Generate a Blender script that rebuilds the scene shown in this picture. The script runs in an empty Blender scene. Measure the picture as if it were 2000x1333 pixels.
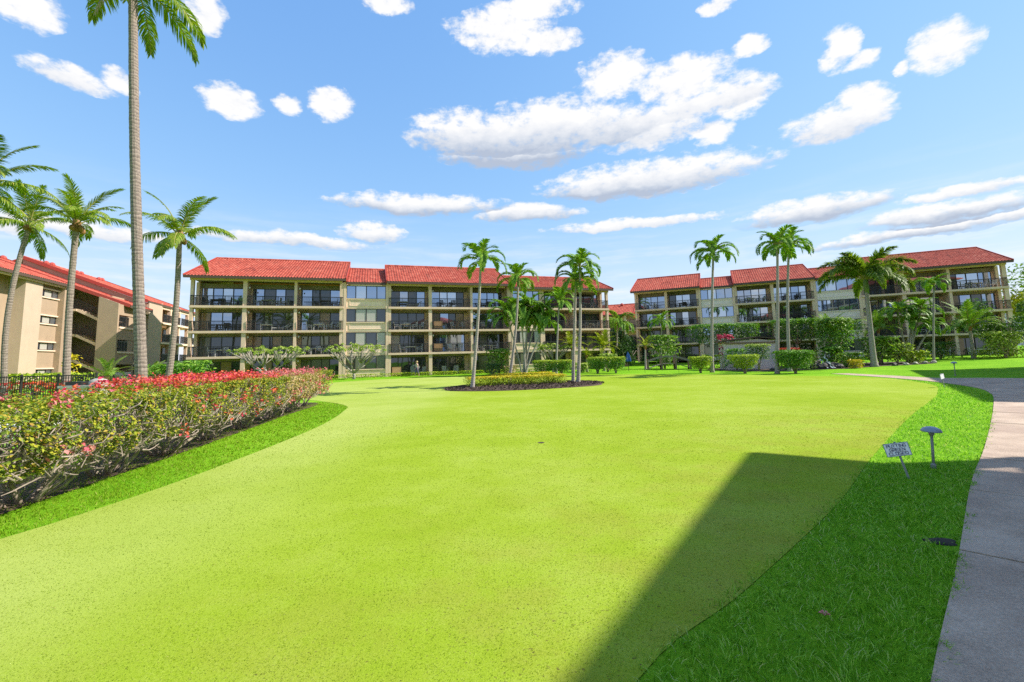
import bpy, math, random
import numpy as np
from mathutils import Vector, Matrix

scene = bpy.context.scene
COL = scene.collection
R = math.radians

# ---------------------------------------------------------------- camera
cam_data = bpy.data.cameras.new('camera')
cam = bpy.data.objects.new('camera', cam_data)
COL.objects.link(cam)
cam_data.sensor_width = 36.0
cam_data.lens = 16.2
cam_data.shift_y = -0.0343
cam_data.clip_start = 0.05
cam_data.clip_end = 12000.0
cam.matrix_world = (Matrix.Translation((0, 0, 1.7)) @ Matrix.Rotation(R(96.5), 4, 'X')
                    @ Matrix.Rotation(R(-1.5), 4, 'Z'))
scene.camera = cam

# ---------------------------------------------------------------- light, exposure
SUN_AZ, SUN_EL = R(88), R(42)
EXPOSURE = 2.1
scene.view_settings.view_transform = 'Standard'
scene.view_settings.look = 'None'
scene.view_settings.gamma = 1.0
scene.view_settings.exposure = EXPOSURE
scene.view_settings.use_curve_mapping = False
scene.cycles.max_bounces = 7
scene.cycles.use_denoising = False      # keep the fine grain of the grass
scene.cycles.transparent_max_bounces = 8
sun_data = bpy.data.lights.new('sun', 'SUN')
sun_data.energy = 2.05
sun_data.angle = R(0.53)
sun_data.color = (1.0, 0.945, 0.84)
sun = bpy.data.objects.new('sun', sun_data)
COL.objects.link(sun)
sd = Vector((math.sin(SUN_AZ) * math.cos(SUN_EL), math.cos(SUN_AZ) * math.cos(SUN_EL), math.sin(SUN_EL)))
sun.rotation_euler = sd.to_track_quat('Z', 'Y').to_euler()
sun.location = sd * 60

# ---------------------------------------------------------------- sky
world = bpy.data.worlds.new('World')
scene.world = world
world.use_nodes = True
# white cumulus of the sky in view: azimuth, elevation, half width, half height, grey base
CLOUDS = [(-0.060,0.466,0.161,0.047,0.60),(0.115,0.472,0.199,0.053,0.50),(0.294,0.458,0.138,0.036,0.25),(0.021,0.428,0.172,0.034,1.00),(0.435,0.423,0.038,0.022,0.10),(0.308,0.357,0.232,0.038,0.60),(0.211,0.349,0.131,0.026,0.90),(0.246,0.558,0.083,0.037,0.00),(0.384,0.525,0.096,0.041,0.10),(0.488,0.476,0.073,0.032,0.10),(0.400,0.482,0.139,0.019,0.20),(0.641,0.387,0.082,0.030,0.35),(0.688,0.410,0.042,0.028,0.10),(0.661,0.501,0.034,0.028,0.00),(0.695,0.473,0.025,0.013,0.00),(0.797,0.454,0.042,0.030,0.10),(0.747,0.442,0.013,0.009,0.00),(0.518,0.552,0.032,0.017,0.00),(-0.007,0.654,0.125,0.034,0.10),(0.100,0.630,0.071,0.022,0.10),(0.066,0.684,0.102,0.017,0.00),(-0.569,0.472,0.049,0.025,0.10),(-0.381,0.500,0.047,0.027,0.10),(-0.469,0.487,0.028,0.014,0.00),(-0.795,0.443,0.059,0.016,0.20),(-0.730,0.460,0.024,0.015,0.10),(-0.842,0.514,0.046,0.023,0.10),(-0.619,0.596,0.035,0.029,0.00),(-0.271,0.677,0.062,0.014,0.00),(0.469,0.630,0.038,0.009,0.00),(-0.203,0.326,0.185,0.023,0.70),(0.040,0.307,0.119,0.019,0.60),(-0.295,0.267,0.069,0.021,0.40),(0.593,0.249,0.118,0.023,0.80),(0.779,0.209,0.110,0.017,0.80),(0.799,0.236,0.078,0.010,0.30),(0.734,0.189,0.164,0.011,0.70),(0.261,0.272,0.179,0.013,0.30),(-0.750,0.222,0.105,0.015,0.30),(-0.461,0.240,0.173,0.014,0.40),(-0.841,0.217,0.031,0.016,0.20)]


class Nodes:
    """small helper for building node trees"""
    def __init__(self, nt):
        self.nt = nt

    def n(self, kind, **kw):
        nd = self.nt.nodes.new(kind)
        for k, v in kw.items():
            setattr(nd, k, v)
        return nd

    def put(self, sock, v):
        if isinstance(v, bpy.types.NodeSocket):
            self.nt.links.new(v, sock)
        else:
            sock.default_value = v

    def m(self, op, a, b=None, c=None, clamp=False):
        nd = self.n('ShaderNodeMath', operation=op)
        nd.use_clamp = clamp
        for i, v in enumerate((a, b, c)):
            if v is not None:
                self.put(nd.inputs[i], v)
        return nd.outputs[0]

    def v(self, op, a, b=None, scale=None):
        nd = self.n('ShaderNodeVectorMath', operation=op)
        self.put(nd.inputs[0], a)
        if b is not None:
            self.put(nd.inputs[1], b)
        if scale is not None:
            self.put(nd.inputs['Scale'], scale)
        return nd.outputs['Value'] if op in ('DOT_PRODUCT', 'LENGTH') else nd.outputs[0]

    def noise(self, vec, scale, detail=4.0, rough=0.55, dist=0.0):
        nd = self.n('ShaderNodeTexNoise')
        if vec is not None:
            self.put(nd.inputs['Vector'], vec)
        nd.inputs['Scale'].default_value = scale
        nd.inputs['Detail'].default_value = detail
        nd.inputs['Roughness'].default_value = rough
        nd.inputs['Distortion'].default_value = dist
        return nd

    def ramp(self, fac, stops, interp='LINEAR'):
        nd = self.n('ShaderNodeValToRGB')
        cr = nd.color_ramp
        cr.interpolation = interp
        while len(cr.elements) < len(stops):
            cr.elements.new(0.5)
        for e, (p, c) in zip(cr.elements, stops):
            e.position = p
            e.color = (*c, 1.0) if len(c) == 3 else c
        self.put(nd.inputs[0], fac)
        return nd.outputs[0]

    def maprange(self, v, a, b, c=0.0, d=1.0, kind='SMOOTHSTEP'):
        nd = self.n('ShaderNodeMapRange', interpolation_type=kind)
        self.put(nd.inputs[0], v)
        for i, q in enumerate((a, b, c, d)):
            nd.inputs[1 + i].default_value = q
        return nd.outputs[0]

    def mix(self, fac, a, b, blend='MIX'):
        nd = self.n('ShaderNodeMix', data_type='RGBA', blend_type=blend)
        self.put(nd.inputs[0], fac)
        self.put(nd.inputs[6], (*a, 1) if isinstance(a, tuple) and len(a) == 3 else a)
        self.put(nd.inputs[7], (*b, 1) if isinstance(b, tuple) and len(b) == 3 else b)
        return nd.outputs[2]


def build_sky():
    nt = world.node_tree
    N = Nodes(nt)
    bg = nt.nodes['Background']
    out = nt.nodes['World Output']
    sky = N.n('ShaderNodeTexSky', sky_type='NISHITA')
    sky.sun_disc = False
    sky.sun_elevation = SUN_EL
    sky.sun_rotation = SUN_AZ
    sky.altitude = 0.0
    sky.air_density = 1.0
    sky.dust_density = 0.0
    sky.ozone_density = 1.6
    # clear tropical blue: soft shoulder per channel so that the horizon glow stays below the clouds
    sc = N.n('ShaderNodeSeparateColor')
    nt.links.new(sky.outputs[0], sc.inputs[0])
    cc = N.n('ShaderNodeCombineColor')
    for i, (k, q) in enumerate(((0.85, 0.21), (1.42, 0.386), (3.0, 0.76))):
        c = sc.outputs[i]
        nt.links.new(N.m('DIVIDE', N.m('MULTIPLY', c, k), N.m('ADD', N.m('MULTIPLY', c, q), 1.0)), cc.inputs[i])
    nt.links.new(cc.outputs[0], bg.inputs[0])
    bg.inputs[1].default_value = 0.078
    tc = N.n('ShaderNodeTexCoord').outputs['Generated']
    sep = N.n('ShaderNodeSeparateXYZ')
    nt.links.new(tc, sep.inputs[0])
    az = N.m('ARCTAN2', sep.outputs[0], sep.outputs[1])
    el = N.m('ARCSINE', sep.outputs[2])
    cmb = N.n('ShaderNodeCombineXYZ')
    nt.links.new(az, cmb.inputs[0])
    nt.links.new(el, cmb.inputs[1])
    # cloud space: flattened towards the horizon
    flat = N.v('MULTIPLY', cmb.outputs[0], (1.0, 1.75, 0.0))
    w1 = N.noise(flat, 7.0, 3.0, 0.5)
    w2 = N.noise(flat, 26.0, 4.0, 0.6)
    warp = N.v('ADD', N.v('SCALE', N.v('SUBTRACT', w1.outputs['Color'], (0.5, 0.5, 0.5)), scale=0.045),
               N.v('SCALE', N.v('SUBTRACT', w2.outputs['Color'], (0.5, 0.5, 0.5)), scale=0.026))
    pos = N.v('ADD', cmb.outputs[0], N.v('MULTIPLY', warp, (1.0, 0.6, 0.0)))
    dens = None
    grey = None
    for a, e, ra, re, g in CLOUDS:
        q = N.v('MULTIPLY', N.v('SUBTRACT', pos, (a, e, 0.0)), (1.0 / (ra * 1.2), 1.0 / (re * 1.34), 0.0))
        if g > 0.25:          # flat base: the lower half is cut shorter
            qs = N.n('ShaderNodeSeparateXYZ')
            nt.links.new(q, qs.inputs[0])
            fy = N.m('MAXIMUM', qs.outputs[1], N.m('MULTIPLY', qs.outputs[1], -1.45))
            mk = N.m('SUBTRACT', 1.0, N.m('ADD', N.m('MULTIPLY', qs.outputs[0], qs.outputs[0]), N.m('MULTIPLY', fy, fy)), clamp=True)
        else:
            mk = N.m('SUBTRACT', 1.0, N.v('DOT_PRODUCT', q, q), clamp=True)
        dens = mk if dens is None else N.m('MAXIMUM', dens, mk)
        if g > 0.15:
            lo = N.m('MULTIPLY', N.m('SUBTRACT', 0.35, N.v('DOT_PRODUCT', q, (0.0, 1.35, 0.0)), clamp=True), N.m('MULTIPLY', N.m('MULTIPLY', mk, 5.0, clamp=True), g))
            grey = lo if grey is None else N.m('MAXIMUM', grey, lo)
    # the rest of the sky carries clouds of the same kind
    far = N.noise(flat, 5.2, 6.0, 0.55)
    inview = N.m('MULTIPLY', N.maprange(N.m('ABSOLUTE', az), 0.86, 1.0), 1.0)
    high = N.maprange(el, 0.70, 0.80)
    elsewhere = N.m('MAXIMUM', inview, high)
    fcl = N.m('MULTIPLY', N.maprange(far.outputs[0], 0.49, 0.66), elsewhere)
    dens = N.m('MAXIMUM', dens, N.m('MULTIPLY', fcl, 0.7))
    fine = N.noise(flat, 34.0, 7.0, 0.62)
    mid = N.noise(flat, 13.0, 5.0, 0.55)
    nz = N.m('ADD', N.m('MULTIPLY', N.m('SUBTRACT', fine.outputs[0], 0.5), 2.3),
             N.m('MULTIPLY', N.m('SUBTRACT', mid.outputs[0], 0.5), 1.4))
    edge = N.m('ADD', N.m('SUBTRACT', N.m('MULTIPLY', dens, 1.25), 0.20), N.m('MULTIPLY', nz, N.maprange(dens, 0.0, 0.12)))
    alpha = N.maprange(edge, -0.12, 0.80)
    # thin veil close to the horizon
    band = N.noise(N.v('MULTIPLY', cmb.outputs[0], (3.0, 26.0, 0.0)), 1.6, 5.0, 0.6)
    veil = N.m('MULTIPLY', N.maprange(band.outputs[0], 0.42, 0.75), N.maprange(el, 0.36, 0.10))
    veil = N.m('ADD', N.m('MULTIPLY', veil, 0.5), N.m('MULTIPLY', N.maprange(el, 0.34, 0.06), 0.28))
    alpha = N.m('MULTIPLY', N.m('MAXIMUM', alpha, veil), N.maprange(el, -0.02, 0.02))
    shade = N.m('ADD', N.m('MULTIPLY', grey, 1.7), N.m('MULTIPLY', N.m('SUBTRACT', 0.5, mid.outputs[0]), 0.7))
    shade = N.m('ADD', shade, N.m('MULTIPLY', N.m('SUBTRACT', 0.5, fine.outputs[0]), 0.7), clamp=True)
    ccol = N.ramp(shade, [(0.0, (1.0, 0.985, 0.965)), (0.30, (0.86, 0.87, 0.90)), (0.7, (0.62, 0.67, 0.76)), (1.0, (0.47, 0.53, 0.65))])
    bg2 = N.n('ShaderNodeBackground')
    nt.links.new(ccol, bg2.inputs[0])
    bg2.inputs[1].default_value = 0.245
    mx = N.n('ShaderNodeMixShader')
    nt.links.new(N.m('MULTIPLY', alpha, 0.95), mx.inputs[0])
    nt.links.new(bg.outputs[0], mx.inputs[1])
    nt.links.new(bg2.outputs[0], mx.inputs[2])
    nt.links.new(mx.outputs[0], out.inputs[0])
    world.cycles.sampling_method = 'NONE'


build_sky()

# ---------------------------------------------------------------- materials
MATS = {}


def new_mat(name):
    m = bpy.data.materials.new(name)
    m.use_nodes = True
    nt = m.node_tree
    N = Nodes(nt)
    b = nt.nodes['Principled BSDF']
    MATS[name] = m
    return m, N, b


def surface(name, c1, c2=None, scale=3.0, rough=0.7, bump=0.0, bscale=40.0, spec=0.5, metallic=0.0, detail=5.0, stain=None):
    """plain procedural surface: two close tones mottled by noise, optional fine relief"""
    m, N, b = new_mat(name)
    c2 = c2 or tuple(v * 0.82 for v in c1)
    tc = N.n('ShaderNodeTexCoord').outputs['Object']
    col = N.ramp(N.noise(tc, scale, detail, 0.6).outputs[0], [(0.32, c1), (0.68, c2)])
    if stain:
        st = N.noise(N.v('MULTIPLY', tc, (2.0, 2.0, 0.35)), 1.3, 6.0, 0.65)
        col = N.mix(N.m('MULTIPLY', N.maprange(st.outputs[0], 0.52, 0.78), 0.6), col, stain)
    N.put(b.inputs['Base Color'], col)
    b.inputs['Roughness'].default_value = rough
    b.inputs['Specular IOR Level'].default_value = spec
    b.inputs['Metallic'].default_value = metallic
    if bump:
        bp = N.n('ShaderNodeBump')
        bp.inputs['Strength'].default_value = bump
        bp.inputs['Distance'].default_value = 0.02
        N.put(bp.inputs['Height'], N.noise(tc, bscale, 6.0, 0.65).outputs[0])
        N.put(b.inputs['Normal'], bp.outputs[0])
    return m


def leafy(name, stops, trans=0.3, rough=0.5, tint=(0.8, 1.0, 0.2), spec=0.22):
    """foliage: every leaf picks its own tone, part of the light passes through"""
    m, N, b = new_mat(name)
    g = N.n('ShaderNodeNewGeometry')
    col = N.ramp(g.outputs['Random Per Island'], stops)
    N.put(b.inputs['Base Color'], col)
    b.inputs['Roughness'].default_value = rough
    b.inputs['Specular IOR Level'].default_value = spec
    tr = N.n('ShaderNodeBsdfTranslucent')
    N.put(tr.inputs[0], N.mix(1.0, col, tint, 'MULTIPLY'))
    mx = N.n('ShaderNodeMixShader')
    mx.inputs[0].default_value = trans
    N.put(mx.inputs[1], b.outputs[0])
    N.put(mx.inputs[2], tr.outputs[0])
    nt = N.nt
    nt.links.new(mx.outputs[0], nt.nodes['Material Output'].inputs[0])
    return m


def glazing(name, dark, tint, mirror, rough=0.02):
    m, N, b = new_mat(name)
    tc = N.n('ShaderNodeTexCoord').outputs['Object']
    b.inputs['Roughness'].default_value = 0.6
    N.put(b.inputs['Base Color'], N.ramp(N.noise(tc, 0.9, 2.0, 0.5).outputs[0], [(0.35, dark), (0.7, tuple(v * 0.45 for v in dark))]))
    gl = N.n('ShaderNodeBsdfGlossy')
    gl.inputs[0].default_value = (*tint, 1)
    gl.inputs['Roughness'].default_value = rough
    bp = N.n('ShaderNodeBump')
    bp.inputs['Strength'].default_value = 0.06
    bp.inputs['Distance'].default_value = 0.05
    N.put(bp.inputs['Height'], N.noise(tc, 0.7, 1.0, 0.4).outputs[0])
    N.put(gl.inputs['Normal'], bp.outputs[0])
    mx = N.n('ShaderNodeMixShader')
    mx.inputs[0].default_value = mirror
    N.put(mx.inputs[1], b.outputs[0])
    N.put(mx.inputs[2], gl.outputs[0])
    N.nt.links.new(mx.outputs[0], N.nt.nodes['Material Output'].inputs[0])
    return m


def curtain(name, c1, c2):
    """pleated cloth seen through the pane"""
    m, N, b = new_mat(name)
    tc = N.n('ShaderNodeTexCoord').outputs['Object']
    wv = N.n('ShaderNodeTexWave', wave_type='BANDS', bands_direction='X')
    N.put(wv.inputs[0], tc)
    wv.inputs['Scale'].default_value = 3.2
    wv.inputs['Distortion'].default_value = 1.2
    N.put(b.inputs['Base Color'], N.ramp(wv.outputs[0], [(0.2, c2), (0.8, c1)]))
    b.inputs['Roughness'].default_value = 0.12
    return m


surface('cream', (0.68, 0.495, 0.36), (0.61, 0.44, 0.315), 1.2, 0.85, 0.25, 60, stain=(0.45, 0.33, 0.24))
surface('cream_light', (0.80, 0.60, 0.45), (0.74, 0.55, 0.41), 1.0, 0.85, 0.25, 60, stain=(0.58, 0.43, 0.32))
surface('taupe', (0.37, 0.265, 0.18), (0.33, 0.235, 0.16), 1.0, 0.88, 0.3, 60, stain=(0.285, 0.20, 0.135))
surface('cream_fin', (0.47, 0.36, 0.27), (0.43, 0.33, 0.245), 1.0, 0.85, 0.25, 60, stain=(0.38, 0.29, 0.22))
surface('grey_stucco', (0.74, 0.62, 0.58), (0.68, 0.57, 0.53), 1.0, 0.88, 0.3, 60)
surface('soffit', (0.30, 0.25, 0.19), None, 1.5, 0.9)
surface('brown_trim', (0.085, 0.05, 0.032), None, 4.0, 0.6)
surface('red_trim', (0.40, 0.055, 0.035), (0.33, 0.045, 0.03), 3.0, 0.6)
surface('black_metal', (0.012, 0.012, 0.013), (0.02, 0.019, 0.019), 8.0, 0.5)
surface('bronze', (0.022, 0.02, 0.02), (0.035, 0.03, 0.028), 6.0, 0.4)
surface('white_frame', (0.70, 0.69, 0.66), (0.62, 0.61, 0.58), 6.0, 0.5)
surface('sling', (0.42, 0.40, 0.36), None, 9.0, 0.8)
surface('dark_wicker', (0.055, 0.04, 0.03), (0.03, 0.022, 0.018), 30.0, 0.6)
surface('wood', (0.32, 0.21, 0.12), (0.20, 0.13, 0.075), 7.0, 0.8, 0.3, 50)
surface('grey_wood', (0.30, 0.25, 0.21), (0.20, 0.165, 0.14), 6.0, 0.85, 0.3, 50)
surface('mulch', (0.085, 0.05, 0.032), (0.04, 0.024, 0.017), 12.0, 0.95, 0.8, 30)
surface('soil', (0.10, 0.062, 0.036), (0.055, 0.036, 0.022), 6.0, 0.95, 0.6, 24)
surface('chips', (0.13, 0.085, 0.065), (0.05, 0.034, 0.028), 9.0, 0.9)
surface('rock', (0.12, 0.105, 0.095), (0.05, 0.045, 0.042), 3.5, 0.85, 0.8, 9)
surface('pale_rock', (0.46, 0.43, 0.38), (0.30, 0.28, 0.25), 4.0, 0.85, 0.5, 12)
surface('tan_interior', (0.46, 0.27, 0.14), (0.36, 0.2, 0.1), 2.0, 0.8)
surface('water_white', (0.75, 0.78, 0.80), (0.40, 0.45, 0.48), 22.0, 0.15)
surface('lamp_metal', (0.22, 0.27, 0.34), (0.17, 0.21, 0.27), 14.0, 0.35, spec=0.7)
surface('pole_metal', (0.17, 0.19, 0.17), (0.25, 0.26, 0.23), 20.0, 0.5)
surface('sign_white', (0.86, 0.85, 0.85), (0.78, 0.77, 0.78), 18.0, 0.4)
surface('sign_ink', (0.02, 0.03, 0.12), None, 18.0, 0.5)
surface('sign_border', (0.07, 0.11, 0.20), None, 18.0, 0.5)
surface('hole_dark', (0.012, 0.010, 0.008), (0.03, 0.022, 0.015), 20.0, 0.95)  # near-black colour holds the shade inside the cup and the hollow
surface('blue_cloth', (0.02, 0.10, 0.36), (0.015, 0.065, 0.24), 4.0, 0.8)
surface('skin', (0.55, 0.31, 0.21), None, 8.0, 0.55)
surface('hair', (0.55, 0.40, 0.20), (0.38, 0.26, 0.12), 30.0, 0.5)
surface('top_cloth', (0.60, 0.50, 0.44), (0.50, 0.41, 0.36), 12.0, 0.85)
surface('purple_cloth', (0.12, 0.10, 0.20), None, 12.0, 0.85)
surface('grey_foam', (0.16, 0.17, 0.17), None, 6.0, 0.6)
surface('petal_pink', (0.66, 0.25, 0.24), (0.5, 0.15, 0.15), 30.0, 0.6)
surface('hill', (0.075, 0.11, 0.12), (0.055, 0.085, 0.10), 0.01, 0.95)  # distance haze is mixed into this blue-grey base colour
glazing('glass_dark', (0.012, 0.015, 0.020), (0.55, 0.62, 0.72), 0.12)
glazing('glass_blue', (0.020, 0.045, 0.105), (0.50, 0.64, 0.88), 0.50)
glazing('glass_pale', (0.08, 0.10, 0.14), (0.68, 0.78, 0.92), 0.58)
glazing('glass_green', (0.035, 0.045, 0.025), (0.55, 0.58, 0.42), 0.20)
curtain('curtain_white', (0.50, 0.48, 0.43), (0.30, 0.28, 0.24))
curtain('curtain_green', (0.17, 0.18, 0.12), (0.08, 0.09, 0.055))
curtain('curtain_tan', (0.40, 0.28, 0.16), (0.24, 0.16, 0.09))


def trunk_mat(name, c1, c2, rings):
    m, N, b = new_mat(name)
    tc = N.n('ShaderNodeTexCoord').outputs['Object']
    wv = N.n('ShaderNodeTexWave', wave_type='BANDS', bands_direction='Z', wave_profile='SAW')
    N.put(wv.inputs[0], tc)
    wv.inputs['Scale'].default_value = rings
    wv.inputs['Distortion'].default_value = 7.0
    wv.inputs['Detail'].default_value = 3.0
    nz = N.noise(N.v('MULTIPLY', tc, (6.0, 6.0, 1.6)), 5.0, 7.0, 0.7)
    f = N.m('ADD', N.m('MULTIPLY', wv.outputs[0], 0.28), N.m('MULTIPLY', nz.outputs[0], 0.75))
    N.put(b.inputs['Base Color'], N.ramp(f, [(0.3, c2), (0.72, c1)]))
    b.inputs['Roughness'].default_value = 0.9
    bp = N.n('ShaderNodeBump')
    bp.inputs['Strength'].default_value = 0.7
    bp.inputs['Distance'].default_value = 0.03
    N.put(bp.inputs['Height'], f)
    N.put(b.inputs['Normal'], bp.outputs[0])
    return m


trunk_mat('coco_trunk', (0.33, 0.26, 0.22), (0.085, 0.062, 0.055), 2.2)
trunk_mat('grey_trunk', (0.42, 0.37, 0.33), (0.20, 0.17, 0.155), 2.6)
surface('bark', (0.38, 0.30, 0.24), (0.19, 0.145, 0.11), 9.0, 0.9, 0.6, 25)
surface('twig', (0.42, 0.34, 0.29), (0.20, 0.15, 0.12), 5.0, 0.9)
surface('pale_bark', (0.40, 0.35, 0.30), (0.22, 0.185, 0.16), 6.0, 0.9, 0.4, 25)
leafy('coco_leaf', [(0.0, (0.12, 0.20, 0.022)), (0.5, (0.22, 0.31, 0.03)), (0.85, (0.36, 0.40, 0.05)), (1.0, (0.46, 0.42, 0.09))], 0.40)
leafy('palm_leaf', [(0.0, (0.104, 0.232, 0.024)), (0.6, (0.195, 0.354, 0.037)), (1.0, (0.390, 0.500, 0.073))], 0.36)
leafy('palm_yellow', [(0.0, (0.177, 0.236, 0.024)), (0.6, (0.319, 0.354, 0.029)), (1.0, (0.472, 0.401, 0.035))], 0.32)
leafy('fox_leaf', [(0.0, (0.10, 0.18, 0.022)), (0.55, (0.20, 0.29, 0.035)), (1.0, (0.44, 0.45, 0.08))], 0.36)
leafy('frond_rib', [(0.0, (0.24, 0.23, 0.06)), (1.0, (0.30, 0.25, 0.08))], 0.05)
leafy('crownshaft', [(0.0, (0.12, 0.18, 0.05)), (1.0, (0.16, 0.22, 0.06))], 0.05)
leafy('dead_leaf', [(0.0, (0.28, 0.19, 0.09)), (1.0, (0.40, 0.29, 0.15))], 0.15)
leafy('fibre', [(0.0, (0.34, 0.17, 0.06)), (1.0, (0.22, 0.12, 0.05))], 0.05)
leafy('hedge_leaf', [(0.0, (0.06, 0.105, 0.014)), (0.3, (0.14, 0.20, 0.02)), (0.62, (0.32, 0.37, 0.03)), (0.84, (0.48, 0.43, 0.04)), (1.0, (0.42, 0.22, 0.06))], 0.34)
leafy('hedge_leaf_dry', [(0.0, (0.189, 0.201, 0.041)), (0.4, (0.378, 0.319, 0.094)), (0.75, (0.519, 0.354, 0.165)), (1.0, (0.620, 0.389, 0.295))], 0.30)
leafy('bract', [(0.0, (0.62, 0.04, 0.05)), (0.35, (0.68, 0.07, 0.16)), (0.6, (0.72, 0.18, 0.04)), (0.85, (0.72, 0.16, 0.10)), (1.0, (0.72, 0.28, 0.24))], 0.34, tint=(1.0, 0.6, 0.55))
leafy('bract_pale', [(0.0, (0.62, 0.10, 0.16)), (0.5, (0.66, 0.22, 0.22)), (1.0, (0.60, 0.30, 0.24))], 0.30, tint=(1.0, 0.6, 0.55))
leafy('clip_green', [(0.0, (0.065, 0.173, 0.021)), (0.6, (0.129, 0.288, 0.026)), (1.0, (0.288, 0.447, 0.043))], 0.28)
leafy('clip_lime', [(0.0, (0.159, 0.259, 0.021)), (0.5, (0.317, 0.417, 0.026)), (1.0, (0.576, 0.605, 0.043))], 0.30)
leafy('clip_yellow', [(0.0, (0.425, 0.366, 0.017)), (0.6, (0.614, 0.484, 0.019)), (1.0, (0.620, 0.590, 0.047))], 0.28, tint=(1.0, 0.9, 0.2))
leafy('clip_dark', [(0.0, (0.046, 0.107, 0.026)), (0.6, (0.087, 0.173, 0.032)), (1.0, (0.187, 0.273, 0.050))], 0.24)
leafy('plumeria_leaf', [(0.0, (0.173, 0.259, 0.043)), (0.6, (0.345, 0.432, 0.079)), (1.0, (0.576, 0.605, 0.173))], 0.28)
leafy('big_leaf', [(0.0, (0.087, 0.187, 0.026)), (0.5, (0.173, 0.303, 0.035)), (1.0, (0.345, 0.447, 0.072))], 0.28)
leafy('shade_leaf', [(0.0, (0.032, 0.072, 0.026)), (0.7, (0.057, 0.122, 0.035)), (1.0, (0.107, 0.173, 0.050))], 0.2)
leafy('red_leaf', [(0.0, (0.354, 0.024, 0.021)), (0.6, (0.543, 0.053, 0.024)), (1.0, (0.472, 0.142, 0.035))], 0.28, tint=(1.0, 0.5, 0.4))
leafy('magenta_leaf', [(0.0, (0.354, 0.024, 0.071)), (1.0, (0.543, 0.071, 0.142))], 0.28, tint=(1.0, 0.5, 0.6))
leafy('grass_rough', [(0.0, (0.08, 0.24, 0.012)), (0.4, (0.19, 0.44, 0.022)), (0.75, (0.29, 0.55, 0.05)), (0.92, (0.44, 0.64, 0.15)), (1.0, (0.58, 0.60, 0.26))], 0.5, tint=(1.0, 1.0, 0.5), spec=0.08)
leafy('grass_fringe', [(0.0, (0.13, 0.25, 0.008)), (0.45, (0.20, 0.34, 0.014)), (0.85, (0.29, 0.42, 0.03)), (1.0, (0.44, 0.44, 0.12))], 0.5, tint=(1.0, 1.0, 0.5), spec=0.08)
leafy('grass_green', [(0.0, (0.17, 0.26, 0.010)), (0.5, (0.25, 0.35, 0.02)), (0.9, (0.34, 0.42, 0.05)), (1.0, (0.43, 0.38, 0.14))], 0.5, tint=(1.0, 1.0, 0.5), spec=0.08)


def roof_mat():
    m, N, b = new_mat('roof_tile')
    tc = N.n('ShaderNodeTexCoord').outputs['Object']
    cell = N.n('ShaderNodeTexVoronoi', feature='F1')
    N.put(cell.inputs['Vector'], N.v('MULTIPLY', tc, (3.3, 2.4, 0.0)))
    cell.inputs['Scale'].default_value = 1.0
    sp = N.n('ShaderNodeSeparateXYZ')
    N.put(sp.inputs[0], cell.outputs['Color'])
    big = N.noise(tc, 0.35, 4.0, 0.6)
    f = N.m('ADD', N.m('MULTIPLY', sp.outputs[0], 0.55), N.m('MULTIPLY', big.outputs[0], 0.5))
    N.put(b.inputs['Base Color'], N.ramp(f, [(0.15, (0.23, 0.048, 0.036)), (0.40, (0.40, 0.082, 0.055)), (0.75, (0.48, 0.125, 0.085)), (0.95, (0.56, 0.23, 0.16))]))
    st = N.noise(N.v('MULTIPLY', tc, (1.2, 0.35, 0.0)), 0.9, 6.0, 0.65)
    old = b.inputs['Base Color'].links[0].from_socket
    N.put(b.inputs['Base Color'], N.mix(N.m('MULTIPLY', N.maprange(st.outputs[0], 0.50, 0.75), 0.5), old, (0.20, 0.085, 0.065)))
    b.inputs['Roughness'].default_value = 0.85
    b.inputs['Specular IOR Level'].default_value = 0.15
    return m


roof_mat()


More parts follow.
